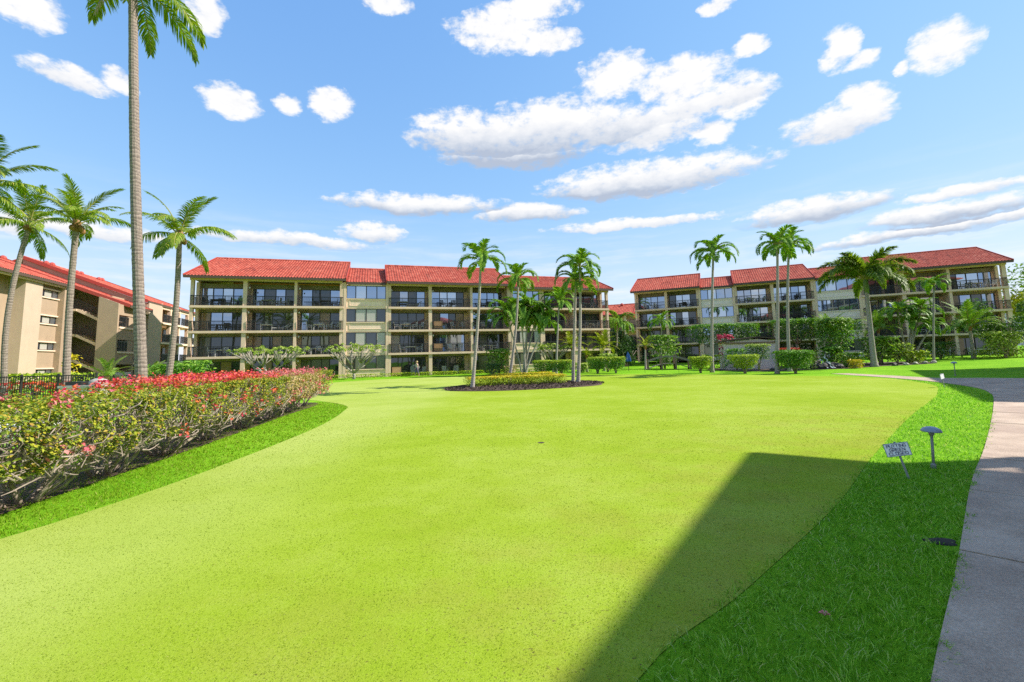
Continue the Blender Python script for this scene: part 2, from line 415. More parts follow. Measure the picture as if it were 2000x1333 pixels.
def turf_mats():
    # putting green: close mown, worn brown along its right flank, faint mowing tone
    m, N, b = new_mat('putting_turf')
    tc = N.n('ShaderNodeTexCoord').outputs['Object']
    big = N.noise(tc, 0.22, 4.0, 0.6)
    mid = N.noise(tc, 1.5, 5.0, 0.6)
    fine = N.noise(tc, 75.0, 4.0, 0.75)
    f = N.m('ADD', N.m('ADD', N.m('MULTIPLY', big.outputs[0], 0.42), N.m('MULTIPLY', mid.outputs[0], 0.22)), N.m('MULTIPLY', fine.outputs[0], 0.46))
    col = N.ramp(f, [(0.36, (0.165, 0.255, 0.010)), (0.52, (0.225, 0.310, 0.020)), (0.68, (0.300, 0.370, 0.060))])
    # pale grain band on the left part of the green
    sep = N.n('ShaderNodeSeparateXYZ')
    N.put(sep.inputs[0], tc)
    x, y = sep.outputs[0], sep.outputs[1]
    lx = N.m('ADD', x, N.m('MULTIPLY', mid.outputs[0], 1.6))
    pale = N.m('MULTIPLY', N.maprange(lx, -1.2, -3.8), N.maprange(big.outputs[0], 0.30, 0.62, 0.55, 1.0))
    col = N.mix(N.m('MULTIPLY', pale, 0.62), col, (0.345, 0.400, 0.110))
    # wear: brown flecks, denser towards the right-hand collar (line through (0,1.9) along (0.66,0.75))
    dist = N.m('SUBTRACT', N.m('MULTIPLY', x, 0.75), N.m('MULTIPLY', N.m('SUBTRACT', y, 1.9), 0.66))
    nearc = N.m('MULTIPLY', N.maprange(dist, -4.4, -0.2), N.maprange(y, 17.0, 10.0))
    fl = N.noise(tc, 38.0, 4.0, 0.7)
    th = N.m('SUBTRACT', fl.outputs[0], N.m('MULTIPLY', nearc, 0.075))
    patch = N.m('MULTIPLY', N.maprange(N.noise(tc, 1.1, 4.0, 0.6).outputs[0], 0.42, 0.62), nearc)
    fleck = N.maprange(th, 0.318, 0.262)
    col = N.mix(N.m('MULTIPLY', patch, 0.26), col, (0.25, 0.19, 0.045))
    col = N.mix(N.m('MULTIPLY', fleck, 0.85), col, (0.085, 0.062, 0.025))
    N.put(b.inputs['Base Color'], col)
    b.inputs['Roughness'].default_value = 0.85
    b.inputs['Specular IOR Level'].default_value = 0.03
    bp = N.n('ShaderNodeBump')
    bp.inputs['Strength'].default_value = 0.55
    bp.inputs['Distance'].default_value = 0.012
    N.put(bp.inputs['Height'], fine.outputs[0])
    N.put(b.inputs['Normal'], bp.outputs[0])
    # lawn outside the green
    m, N, b = new_mat('lawn_turf')
    tc = N.n('ShaderNodeTexCoord').outputs['Object']
    big = N.noise(tc, 0.3, 4.0, 0.6)
    fine = N.noise(tc, 34.0, 5.0, 0.75)
    clump = N.noise(tc, 11.0, 5.0, 0.7)
    f = N.m('ADD', N.m('ADD', N.m('MULTIPLY', big.outputs[0], 0.3), N.m('MULTIPLY', clump.outputs[0], 0.4)), N.m('MULTIPLY', fine.outputs[0], 0.36))
    N.put(b.inputs['Base Color'], N.ramp(f, [(0.38, (0.070, 0.20, 0.006)), (0.46, (0.110, 0.280, 0.010)), (0.55, (0.160, 0.345, 0.014)), (0.66, (0.270, 0.440, 0.034))]))
    b.inputs['Roughness'].default_value = 0.85
    b.inputs['Specular IOR Level'].default_value = 0.03
    bp = N.n('ShaderNodeBump')
    bp.inputs['Strength'].default_value = 0.8
    bp.inputs['Distance'].default_value = 0.03
    N.put(bp.inputs['Height'], fine.outputs[0])
    N.put(b.inputs['Normal'], bp.outputs[0])
    # concrete path
    m, N, b = new_mat('concrete')
    tc = N.n('ShaderNodeTexCoord').outputs['Object']
    a = N.noise(tc, 1.3, 6.0, 0.65)
    s = N.noise(tc, 70.0, 5.0, 0.75)
    f = N.m('ADD', N.m('MULTIPLY', a.outputs[0], 0.45), N.m('MULTIPLY', s.outputs[0], 0.55))
    col = N.ramp(f, [(0.36, (0.20, 0.135, 0.095)), (0.52, (0.39, 0.285, 0.21)), (0.68, (0.56, 0.44, 0.34))])
    dirt = N.noise(tc, 0.55, 5.0, 0.6)
    col = N.mix(N.m('MULTIPLY', N.maprange(dirt.outputs[0], 0.45, 0.7), 0.45), col, (0.22, 0.135, 0.105))
    N.put(b.inputs['Base Color'], col)
    b.inputs['Roughness'].default_value = 0.8
    bp = N.n('ShaderNodeBump')
    bp.inputs['Strength'].default_value = 0.4
    bp.inputs['Distance'].default_value = 0.006
    N.put(bp.inputs['Height'], s.outputs[0])
    N.put(b.inputs['Normal'], bp.outputs[0])


turf_mats()

# ---------------------------------------------------------------- object helpers
def link_mesh(name, verts, faces, mat, parent=None, smooth=False, loc=None):
    me = bpy.data.meshes.new(name)
    me.from_pydata([tuple(v) for v in verts] if not isinstance(verts, np.ndarray) else verts.tolist(), [],
                   faces if not isinstance(faces, np.ndarray) else faces.tolist())
    me.materials.append(MATS[mat])
    if smooth:
        me.polygons.foreach_set('use_smooth', np.ones(len(me.polygons), dtype=bool))
    me.update()
    return link_data(name, me, parent, loc)


def link_data(name, me, parent=None, loc=None, rot=None):
    o = bpy.data.objects.new(name, me)
    COL.objects.link(o)
    if parent is not None:
        o.parent = parent
    if loc is not None:
        o.location = loc
    if rot is not None:
        o.rotation_euler = rot
    return o


def tag(o, label=None, cat=None, group=None, kind=None):
    if label:
        o['label'] = label
    if cat:
        o['category'] = cat
    if group:
        o['group'] = group
    if kind:
        o['kind'] = kind
    return o


def empty(name, loc=(0, 0, 0), rz=0.0, label=None, cat=None, group=None):
    o = bpy.data.objects.new(name, None)
    o.empty_display_size = 0.3
    COL.objects.link(o)
    o.location = loc
    o.rotation_euler = (0, 0, rz)
    return tag(o, label, cat, group)


class MB:
    def __init__(self):
        self.v = []
        self.f = []

    def add(self, vs, fs):
        k = len(self.v)
        self.v.extend(tuple(p) for p in vs)
        self.f.extend(tuple(i + k for i in q) for q in fs)
        return self

    def box(self, x0, x1, y0, y1, z0, z1):
        vs = [(x0, y0, z0), (x1, y0, z0), (x1, y1, z0), (x0, y1, z0), (x0, y0, z1), (x1, y0, z1), (x1, y1, z1), (x0, y1, z1)]
        return self.add(vs, [(0, 3, 2, 1), (4, 5, 6, 7), (0, 1, 5, 4), (1, 2, 6, 5), (2, 3, 7, 6), (3, 0, 4, 7)])

    def bar(self, a, b, wx, wz, up=(0, 0, 1)):
        a, b = Vector(a), Vector(b)
        d = (b - a).normalized()
        s = d.cross(Vector(up))
        if s.length < 1e-4:
            s = Vector((1, 0, 0))
        s.normalize()
        u = s.cross(d)
        s, u = s * wx / 2, u * wz / 2
        vs = [a - s - u, a + s - u, a + s + u, a - s + u, b - s - u, b + s - u, b + s + u, b - s + u]
        return self.add(vs, [(0, 1, 2, 3), (7, 6, 5, 4), (0, 4, 5, 1), (1, 5, 6, 2), (2, 6, 7, 3), (3, 7, 4, 0)])

    def tube(self, pts, rad, n=6, cap=True):
        pts = [Vector(p) for p in pts]
        if not hasattr(rad, '__len__'):
            rad = [rad] * len(pts)
        base = len(self.v)
        prev = None
        for i, p in enumerate(pts):
            d = (pts[min(i + 1, len(pts) - 1)] - pts[max(i - 1, 0)])
            d = d.normalized() if d.length > 1e-9 else Vector((0, 0, 1))
            if prev is None:
                s = d.cross(Vector((0.3, 1, 0.1)))
                if s.length < 1e-3:
                    s = d.cross(Vector((1, 0, 0)))
            else:
                s = prev - d * prev.dot(d)
            s.normalize()
            prev = s
            t = d.cross(s)
            for k in range(n):
                a = 2 * math.pi * k / n
                self.v.append(tuple(p + (s * math.cos(a) + t * math.sin(a)) * rad[i]))
        for i in range(len(pts) - 1):
            for k in range(n):
                a, b = base + i * n + k, base + i * n + (k + 1) % n
                self.f.append((a, b, b + n, a + n))
        if cap:
            self.f.append(tuple(base + k for k in reversed(range(n))))
            self.f.append(tuple(base + (len(pts) - 1) * n + k for k in range(n)))
        return self

    def lathe(self, prof, n=16, c=(0, 0, 0), sx=1.0, sy=1.0):
        base = len(self.v)
        for r, z in prof:
            for k in range(n):
                a = 2 * math.pi * k / n
                self.v.append((c[0] + r * sx * math.cos(a), c[1] + r * sy * math.sin(a), c[2] + z))
        for i in range(len(prof) - 1):
            for k in range(n):
                a, b = base + i * n + k, base + i * n + (k + 1) % n
                self.f.append((a, b, b + n, a + n))
        self.f.append(tuple(base + k for k in reversed(range(n))))
        self.f.append(tuple(base + (len(prof) - 1) * n + k for k in range(n)))
        return self

    def prism(self, poly, z0, z1):
        n = len(poly)
        vs = [(p[0], p[1], z0) for p in poly] + [(p[0], p[1], z1) for p in poly]
        fs = [tuple(reversed(range(n))), tuple(range(n, 2 * n))]
        fs += [(i, (i + 1) % n, n + (i + 1) % n, n + i) for i in range(n)]
        return self.add(vs, fs)

    def build(self, name, mat, parent=None, smooth=False, loc=None):
        return link_mesh(name, self.v, self.f, mat, parent, smooth, loc)

    def mesh(self, name, mat, smooth=False):
        me = bpy.data.meshes.new(name)
        me.from_pydata(self.v, [], self.f)
        me.materials.append(MATS[mat])
        if smooth:
            me.polygons.foreach_set('use_smooth', np.ones(len(me.polygons), dtype=bool))
        me.update()
        return me


def sstep(t):
    t = np.clip(t, 0, 1)
    return t * t * (3 - 2 * t)


def gz(x, y):
    """height of the ground: level lawn that climbs gently towards the far right"""
    return 0.7 * sstep((0.8 * np.asarray(x, float) + 0.6 * np.asarray(y, float) - 45) / 40)


def smooth_loop(pts, sub=6, closed=True):
    out = []
    n = len(pts)
    rng = range(n) if closed else range(n - 1)
    for i in rng:
        if closed:
            p = [np.array(pts[(i + k) % n], float) for k in (-1, 0, 1, 2)]
        else:
            p = [np.array(pts[min(max(i + k, 0), n - 1)], float) for k in (-1, 0, 1, 2)]
        for s in range(sub):
            t = s / sub
            out.append(0.5 * ((2 * p[1]) + (-p[0] + p[2]) * t + (2 * p[0] - 5 * p[1] + 4 * p[2] - p[3]) * t * t
                              + (-p[0] + 3 * p[1] - 3 * p[2] + p[3]) * t ** 3))
    if not closed:
        out.append(np.array(pts[-1], float))
    return out


def inside(poly, x, y):
    """vectorised point in polygon"""
    res = np.zeros(len(x), bool)
    n = len(poly)
    j = n - 1
    for i in range(n):
        xi, yi = poly[i][0], poly[i][1]
        xj, yj = poly[j][0], poly[j][1]
        c = ((yi > y) != (yj > y)) & (x < (xj - xi) * (y - yi) / (yj - yi + 1e-12) + xi)
        res ^= c
        j = i
    return res


# ---------------------------------------------------------------- ground
def axis_steps(lo, hi):
    a = []
    v = 0.0
    step = 0.5
    while v < hi:
        a.append(v)
        if v > 80:
            step *= 1.35
        elif v > 12:
            step = 2.0
        v += step
    a.append(hi)
    b = [-q for q in a[1:] if -q > lo] + [lo]
    return sorted(b) + a


def make_ground():
    xs, ys = axis_steps(-3000, 3000), axis_steps(-600, 5000)
    X, Y = np.meshgrid(xs, ys)
    Z = gz(X, Y)
    nx, ny = len(xs), len(ys)
    V = np.stack([X.ravel(), Y.ravel(), Z.ravel()], 1)
    idx = np.arange(nx * ny).reshape(ny, nx)
    F = np.stack([idx[:-1, :-1].ravel(), idx[:-1, 1:].ravel(), idx[1:, 1:].ravel(), idx[1:, :-1].ravel()], 1)
    o = link_mesh('lawn', V, F, 'lawn_turf', smooth=True)
    tag(o, 'mown green lawn around the putting green', kind='structure')


make_ground()

GREEN = smooth_loop([(-5.6, 3.2), (-5.2, 5.3), (-5.05, 7.8), (-5.3, 12.6), (-6.0, 16.4), (-6.7, 18.6), (-8.6, 21.0), (-11.2, 24.0), (-13.2, 30.0),
                     (-15.5, 37.0), (-15.0, 43.0), (-8.0, 47.5), (1.0, 45.0), (8.0, 43.0), (13.5, 39.5), (18.6, 33.6), (21.4, 28.2), (19.6, 22.2), (15.6, 17.3),
                     (10.2, 12.1), (5.75, 7.65), (3.64, 5.43), (1.65, 3.55), (0.6, 2.62), (-0.8, 0.6), (-3.4, 0.4)], 6)


def sheet(name, outline, z, mat, res, label, parent=None):
    """a sheet that follows the ground, cut to an outline: triangulated as strips"""
    import bmesh
    bm = bmesh.new()
    vs = [bm.verts.new((p[0], p[1], 0)) for p in outline]
    bm.faces.new(vs)
    bmesh.ops.triangulate(bm, faces=bm.faces[:])
    xs = [p[0] for p in outline]
    ys = [p[1] for p in outline]
    for ax, lo, hi in ((0, min(xs), max(xs)), (1, min(ys), max(ys))):
        q = lo + res
        while q < hi:
            co = (q, 0, 0) if ax == 0 else (0, q, 0)
            no = (1, 0, 0) if ax == 0 else (0, 1, 0)
            bmesh.ops.bisect_plane(bm, geom=bm.verts[:] + bm.edges[:] + bm.faces[:], plane_co=co, plane_no=no)
            q += res
    for v in bm.verts:
        v.co.z = float(gz(v.co.x, v.co.y)) + z
    bmesh.ops.recalc_face_normals(bm, faces=bm.faces[:])
    me = bpy.data.meshes.new(name)
    bm.to_mesh(me)
    bm.free()
    if me.polygons and sum(p.normal.z for p in me.polygons) < 0:
        me.flip_normals()
    me.materials.append(MATS[mat])
    o = link_data(name, me, parent)
    return tag(o, label, kind='structure') if parent is None else o


sheet('putting_green', GREEN, 0.006, 'putting_turf', 4.0, 'close-mown yellow green putting surface')


# golf cup drawn flat on the green, its inner shade a near-black disc
def cup():
    r = empty('golf_cup', (0.51, 9.48, 0.0), label='small dark golf hole in the middle of the green', cat='golf hole')
    mb = MB()
    mb.lathe([(0.050, 0.007), (0.062, 0.012), (0.066, 0.012), (0.066, 0.008)], 20)
    mb.build('rim', 'soil', r)
    MB().lathe([(0.049, 0.0072), (0.05, 0.0085)], 20).build('hole_shade', 'hole_dark', r)


cup()

# ---------------------------------------------------------------- concrete path, slab by slab
PATH_L = smooth_loop([(-1.2, -1.0), (0.4, 0.9), (2.09, 2.56), (3.47, 3.86), (5.79, 6.09), (8.11, 8.2), (12.88, 12.68), (16.6, 16.3), (18.4, 18.4), (19.6, 20.4),
                      (21.0, 23.7), (22.0, 28.0), (22.8, 34.0)], 10, closed=False)
PATH_MAIN_L = [p for p in PATH_L if p[1] <= 16.9]


def slabs(root, left, right, step):
    """quads between two edge lines, 12 mm joints, each slab its own piece"""
    left, right = [np.array(p) for p in left], [np.array(p) for p in right]
    cum = [0.0]
    for a, b in zip(left, left[1:]):
        cum.append(cum[-1] + float(np.linalg.norm(b - a)))

    def at(line, s):
        s = min(max(s, 0), cum[-1])
        for i in range(len(cum) - 1):
            if s <= cum[i + 1] + 1e-9:
                t = (s - cum[i]) / (cum[i + 1] - cum[i] + 1e-12)
                return line[i] * (1 - t) + line[i + 1] * t
        return line[-1]
    s = 0.0
    rnd = random.Random(5)
    while s < cum[-1] - 0.2:
        e = min(s + step, cum[-1])
        k = 5
        ring = [at(left, s + (e - s - 0.030) * i / k) for i in range(k + 1)] + [at(right, s + (e - s - 0.030) * i / k) for i in range(k, -1, -1)]
        top = 0.018 + rnd.uniform(-0.004, 0.004)
        mb = MB()
        n = len(ring)
        vs = [(p[0], p[1], float(gz(p[0], p[1])) - 0.08) for p in ring] + [(p[0], p[1], float(gz(p[0], p[1])) + top) for p in ring]
        fs = []
        for i in range(k):
            a, b, c, d = i, i + 1, n - 2 - i, n - 1 - i
            fs.append((n + a, n + d, n + c, n + b))
        fs += [((i + 1) % n, i, n + i, n + (i + 1) % n) for i in range(n)]
        mb.add(vs, fs)
        o = mb.build('concrete_slab', 'concrete', root)
        s = e


def make_path():
    root = empty('path', label='grey concrete footpath with joints curving past the green')
    root['kind'] = 'structure'

    def off(line, w):
        out = []
        for i, p in enumerate(line):
            d = np.array(line[min(i + 1, len(line) - 1)]) - np.array(line[max(i - 1, 0)])
            d = d / np.linalg.norm(d)
            out.append(np.array(p) + np.array([d[1], -d[0]]) * w)
        return out
    slabs(root, PATH_MAIN_L, off(PATH_MAIN_L, 2.5), 2.35)
    # the walk turning left in front of the far block
    br = smooth_loop([(17.0, 16.75), (18.4, 18.4), (19.6, 20.4), (21.0, 23.7), (22.0, 28.0), (22.8, 33.6)], 6, closed=False)
    bo = smooth_loop([(19.2, 15.3), (22.4, 17.8), (24.2, 20.8), (23.4, 25.6), (23.6, 28.4), (24.0, 33.6)], 6, closed=False)
    slabs(root, br, bo, 2.4)
    # and the one leaving to the right
    r1 = [(22.6, 18.0), (24.24, 20.86), (24.0, 22.6)]
    r2 = [(40.0, 15.0), (40.0, 18.0), (40.0, 20.2)]
    a = smooth_loop([(24.28, 20.9), (26.0, 21.4), (30.0, 21.0), (40.0, 20.0)], 4, closed=False)
    b = smooth_loop([(22.5, 17.75), (25.5, 18.2), (30.0, 17.9), (40.0, 17.0)], 4, closed=False)
    slabs(root, a, b, 2.4)
    a = smooth_loop([(23.45, 25.62), (24.9, 25.0), (27.5, 23.6), (40.0, 22.6)], 4, closed=False)
    b = smooth_loop([(24.22, 21.2), (25.6, 21.55), (29.0, 21.2), (40.0, 20.1)], 4, closed=False)
    slabs(root, a, b, 2.4)


make_path()

# ---------------------------------------------------------------- grass blades (nobody could count them)
def blades(name, regions, mat, label, seed):
    """regions: (bounds, polygon test, density per m2, blade length, width)"""
    rng = np.random.default_rng(seed)
    VV, FF, k = [], [], 0
    for (x0, x1, y0, y1), test, dens, ln, wd, lean in regions:
        n = int((x1 - x0) * (y1 - y0) * dens)
        x = rng.uniform(x0, x1, n)
        y = rng.uniform(y0, y1, n)
        keep = test(x, y) & ((((x - 3.72) / 0.10) ** 2 + ((y - 4.27) / 0.065) ** 2) > 1)
        x, y = x[keep], y[keep]
        n = len(x)
        if not n:
            continue
        a = rng.uniform(0, 2 * np.pi, n)
        L = ln * rng.uniform(0.55, 1.35, n)
        # tufts: neighbouring blades lean alike
        la = rng.uniform(0, 2 * np.pi, n) * (0.6 if ln > 0.03 else 1.0) + 3.0 * np.sin(x * 9.0) + 2.0 * np.cos(y * 11.0)
        le = lean * rng.uniform(0.3, 1.3, n) * L
        L = L * (0.85 + (0.3 if ln > 0.03 else 0.1) * np.sin(x * 5.3 + 1.0 + 2 * np.sin(y * 1.7)) * np.sin(y * 6.1 + 2 * np.sin(x * 2.3)))
        z = gz(x, y)
        dx, dy = np.cos(a) * wd / 2, np.sin(a) * wd / 2
        b1 = np.stack([x - dx, y - dy, z], 1)
        b2 = np.stack([x + dx, y + dy, z], 1)
        mx, my = x + np.cos(la) * le * 0.35, y + np.sin(la) * le * 0.35
        m1 = np.stack([mx - dx * 0.8, my - dy * 0.8, z + L * 0.6], 1)
        m2 = np.stack([mx + dx * 0.8, my + dy * 0.8, z + L * 0.6], 1)
        tp = np.stack([x + np.cos(la) * le, y + np.sin(la) * le, z + L * 0.95], 1)
        V = np.stack([b1, b2, m2, m1, tp], 1).reshape(-1, 3)
        i = np.arange(n) * 5 + k
        VV.append(V)
        FF.append(np.stack([i, i + 1, i + 2, i + 3], 1).tolist() + np.stack([i + 3, i + 2, i + 4], 1).tolist())
        k += n * 5
    V = np.concatenate(VV)
    F = [tuple(f) for fl in FF for f in fl]
    me = bpy.data.meshes.new(name)
    me.from_pydata(V.tolist(), [], F)
    me.materials.append(MATS[mat])
    o = link_data(name, me)
    return tag(o, label, 'grass', kind='stuff')


_green = np.array(GREEN)
_pl = np.array(PATH_MAIN_L)


def path_x(y):
    return np.interp(y, _pl[:, 1], _pl[:, 0])


def rough_right(x, y):
    jx = 0.05 * np.sin(x * 3701 + y * 2303) + 0.03 * np.sin(y * 61 - x * 17)
    return (~inside(_green, x - jx, y + jx)) & (x < path_x(y) + 0.04 + 0.05 * np.sin(x * 7.1 + 3 * np.sin(y * 5.3)) + 0.03 * np.sin(x * 3301 + y * 1907)) & (x > -2.0)


def rough_left(x, y):
    return (~inside(_green, x, y)) & (x < -3.5)


def on_green(x, y):
    return inside(_green, x, y)


blades('grass', [((0.3, 3.6, 1.9, 4.2), rough_right, 3400, 0.046, 0.0058, 1.1),
                 ((1.2, 6.6, 4.2, 7.0), rough_right, 1900, 0.046, 0.0080, 1.1),
                 ((3.5, 13.0, 7.0, 13.0), rough_right, 520, 0.040, 0.012, 1.0),
                 ((9.0, 24.0, 13.0, 26.0), lambda x, y: (~inside(_green, x, y)) & (x < np.interp(y, [13, 16.6, 20.4, 23.7, 28], [13.2, 16.8, 19.5, 20.9, 21.9])), 220, 0.045, 0.02, 0.8)],
       'grass_rough', 'long lush green grass between the green and the footpath', 3)
blades('grass', [((-9.2, -4.4, 3.6, 9.0), rough_left, 1000, 0.040, 0.008, 0.8),
                 ((-10.5, -4.6, 9.0, 20.5), rough_left, 420, 0.042, 0.014, 0.8)],
       'grass_fringe', 'strip of green grass in front of the flowering hedge', 4)
bands = []
y_ = 2.1
while y_ < 18.0:
    st = 0.12 * y_
    k_ = 1.0 if y_ < 11 else max(0.25, 1 - (y_ - 11) / 8.0)
    bands.append(((-6.0 if y_ > 3 else -1.15 * (y_ + st) - 0.3, min(1.1 * (y_ + st) + 0.2, 16.0), y_, y_ + st), on_green, 5200 * (2.6 / (y_ + st / 2)) ** 2.1, (0.012 + 0.0005 * y_) * k_, 0.0016 * (y_ + 0.2), 0.9))
    y_ += st
blades('grass', bands, 'grass_green', 'short mown grass blades of the putting green', 6)

# ---------------------------------------------------------------- apartment buildings
ORD = ['ground', 'second', 'third', 'top']
NTH = ['first', 'second', 'third', 'fourth', 'fifth', 'sixth', 'seventh', 'eighth']


def tile_roof(root, u0, u1, w0, z0, wr, zr, wb, zb, rake=True, pitch_u=0.30):
    """one roof section: ribbed tile slope from eave (w0,z0) to ridge (wr,zr), back slope to (wb,zb)"""
    sl = math.hypot(wr - w0, zr - z0)
    rows = max(6, int(sl / 0.42))
    ribs = max(4, int((u1 - u0) / pitch_u))
    per = 4
    us = np.linspace(u0, u1, ribs * per + 1)
    ph = np.arange(ribs * per + 1) % per
    prof = np.where(ph == 0, 0.0, np.where(ph == 2, 0.062, 0.044))
    nx, nz = (zr - z0) / sl * -1, (wr - w0) / sl
    V, F = [], []
    rowpts = []
    for r in range(rows):
        rowpts.append((r / rows, 0.035))
        rowpts.append(((r + 1) / rows - 0.0005, 0.0))
    arr = np.zeros((len(rowpts), len(us), 3))
    for i, (t, lift) in enumerate(rowpts):
        h = prof + lift
        arr[i, :, 0] = us
        arr[i, :, 1] = w0 + (wr - w0) * t + nx * h
        arr[i, :, 2] = z0 + (zr - z0) * t + nz * h
    n0, n1 = arr.shape[:2]
    idx = np.arange(n0 * n1).reshape(n0, n1)
    F = np.stack([idx[:-1, :-1].ravel(), idx[:-1, 1:].ravel(), idx[1:, 1:].ravel(), idx[1:, :-1].ravel()], 1)
    roof = link_mesh('roof', arr.reshape(-1, 3), F, 'roof_tile', root)
    mb = MB()     # underside and back slope as one closed slab
    th = 0.16
    mb.add([(u0, w0, z0 - th), (u1, w0, z0 - th), (u1, wr, zr - th), (u0, wr, zr - th), (u0, wb, zb - th), (u1, wb, zb - th),
            (u0, w0, z0 - 0.01), (u1, w0, z0 - 0.01), (u1, wr, zr - 0.01), (u0, wr, zr - 0.01), (u0, wb, zb), (u1, wb, zb)],
           [(0, 3, 2, 1), (3, 4, 5, 2), (6, 7, 8, 9), (9, 8, 11, 10), (0, 1, 7, 6), (4, 10, 11, 5), (0, 6, 9, 3), (3, 9, 10, 4), (1, 2, 8, 7), (2, 5, 11, 8)])
    mb.build('roof_deck', 'red_trim', roof)
    MB().tube([(u0 - 0.03, wr, zr + 0.07), (u1 + 0.03, wr, zr + 0.07)], 0.13, 8).build('ridge_cap', 'roof_tile', roof)
    MB().box(u0 + 0.01, u1 - 0.01, w0 - 0.06, w0 - 0.003, z0 - 0.24, z0 + 0.03).build('gutter', 'brown_trim', roof)
    if rake:
        for uu in (u0 - 0.055, u1 + 0.005):
            m = MB()
            m.bar((uu + 0.025, w0, z0 - 0.02), (uu + 0.025, wr, zr - 0.02), 0.05, 0.36)
            m.build('rake_board', 'red_trim', roof)
    return roof


_rail_cache = {}


def railing(root, u0, u1, w, z, h=1.06, ends=()):
    key = (round(u1 - u0, 2), round(h, 2))
    if key not in _rail_cache:
        L = u1 - u0
        mb = MB()
        mb.box(0, L, -0.035, 0.035, h - 0.07, h)
        mb.box(0, L, -0.02, 0.02, 0.08, 0.12)
        n = int(L / 0.115)
        for i in range(n + 1):
            x = L * i / n
            mb.box(max(0, x - 0.014), min(L, x + 0.014), -0.014, 0.014, 0.12, h - 0.05)
        for i in range(4):
            x = L * i / 3
            mb.box(max(0, x - 0.025), min(L, x + 0.025), -0.024, 0.024, 0.0, h - 0.072)
        _rail_cache[key] = mb.mesh('railing', 'black_metal')
    return link_data('railing', _rail_cache[key], root, (u0, w, z))


def side_railing(root, u, w0, w1, z, h=1.06):
    mb = MB()
    mb.box(u - 0.03, u + 0.03, w0, w1, z + h - 0.05, z + h)
    mb.box(u - 0.02, u + 0.02, w0, w1, z + 0.08, z + 0.12)
    n = int((w1 - w0) / 0.115)
    for i in range(n + 1):
        y = w0 + (w1 - w0) * i / n
        mb.box(u - 0.01, u + 0.01, y - 0.01, y + 0.01, z + 0.12, z + h - 0.05)
    mb.build('railing', 'black_metal', root)


_pane_cache = {}


def pane(root, u0, u1, w, z0, z1, mat, frame='bronze'):
    """a glass pane with its own frame as a sub-part"""
    kg = (round(u1 - u0, 2), round(z1 - z0, 2), mat)
    kf = (round(u1 - u0, 2), round(z1 - z0, 2), frame)
    W, H = u1 - u0, z1 - z0
    if kg not in _pane_cache:
        _pane_cache[kg] = MB().box(0.03, W - 0.03, 0.0, 0.02, 0.03, H - 0.03).mesh('glass_pane', mat)
    if kf not in _pane_cache:
        m = MB()
        m.box(0, W, -0.035, 0.035, 0, 0.06)
        m.box(0, W, -0.035, 0.035, H - 0.06, H)
        m.box(0, 0.05, -0.035, 0.035, 0.06, H - 0.06)
        m.box(W - 0.05, W, -0.035, 0.035, 0.06, H - 0.06)
        _pane_cache[kf] = m.mesh('frame', frame)
    p = link_data('glass_pane', _pane_cache[kg], root, (u0, w, z0))
    link_data('frame', _pane_cache[kf], p)
    return p


GLASS_TOP = ['glass_blue', 'glass_dark', 'glass_pale', 'glass_blue', 'glass_dark', 'glass_blue']
GLASS_MID = ['glass_dark', 'glass_dark', 'curtain_green', 'glass_blue', 'glass_green', 'curtain_white', 'glass_dark', 'curtain_tan', 'glass_dark']
GLASS_LOW = ['glass_dark', 'curtain_green', 'glass_dark', 'glass_green', 'glass_dark', 'glass_dark', 'curtain_tan']


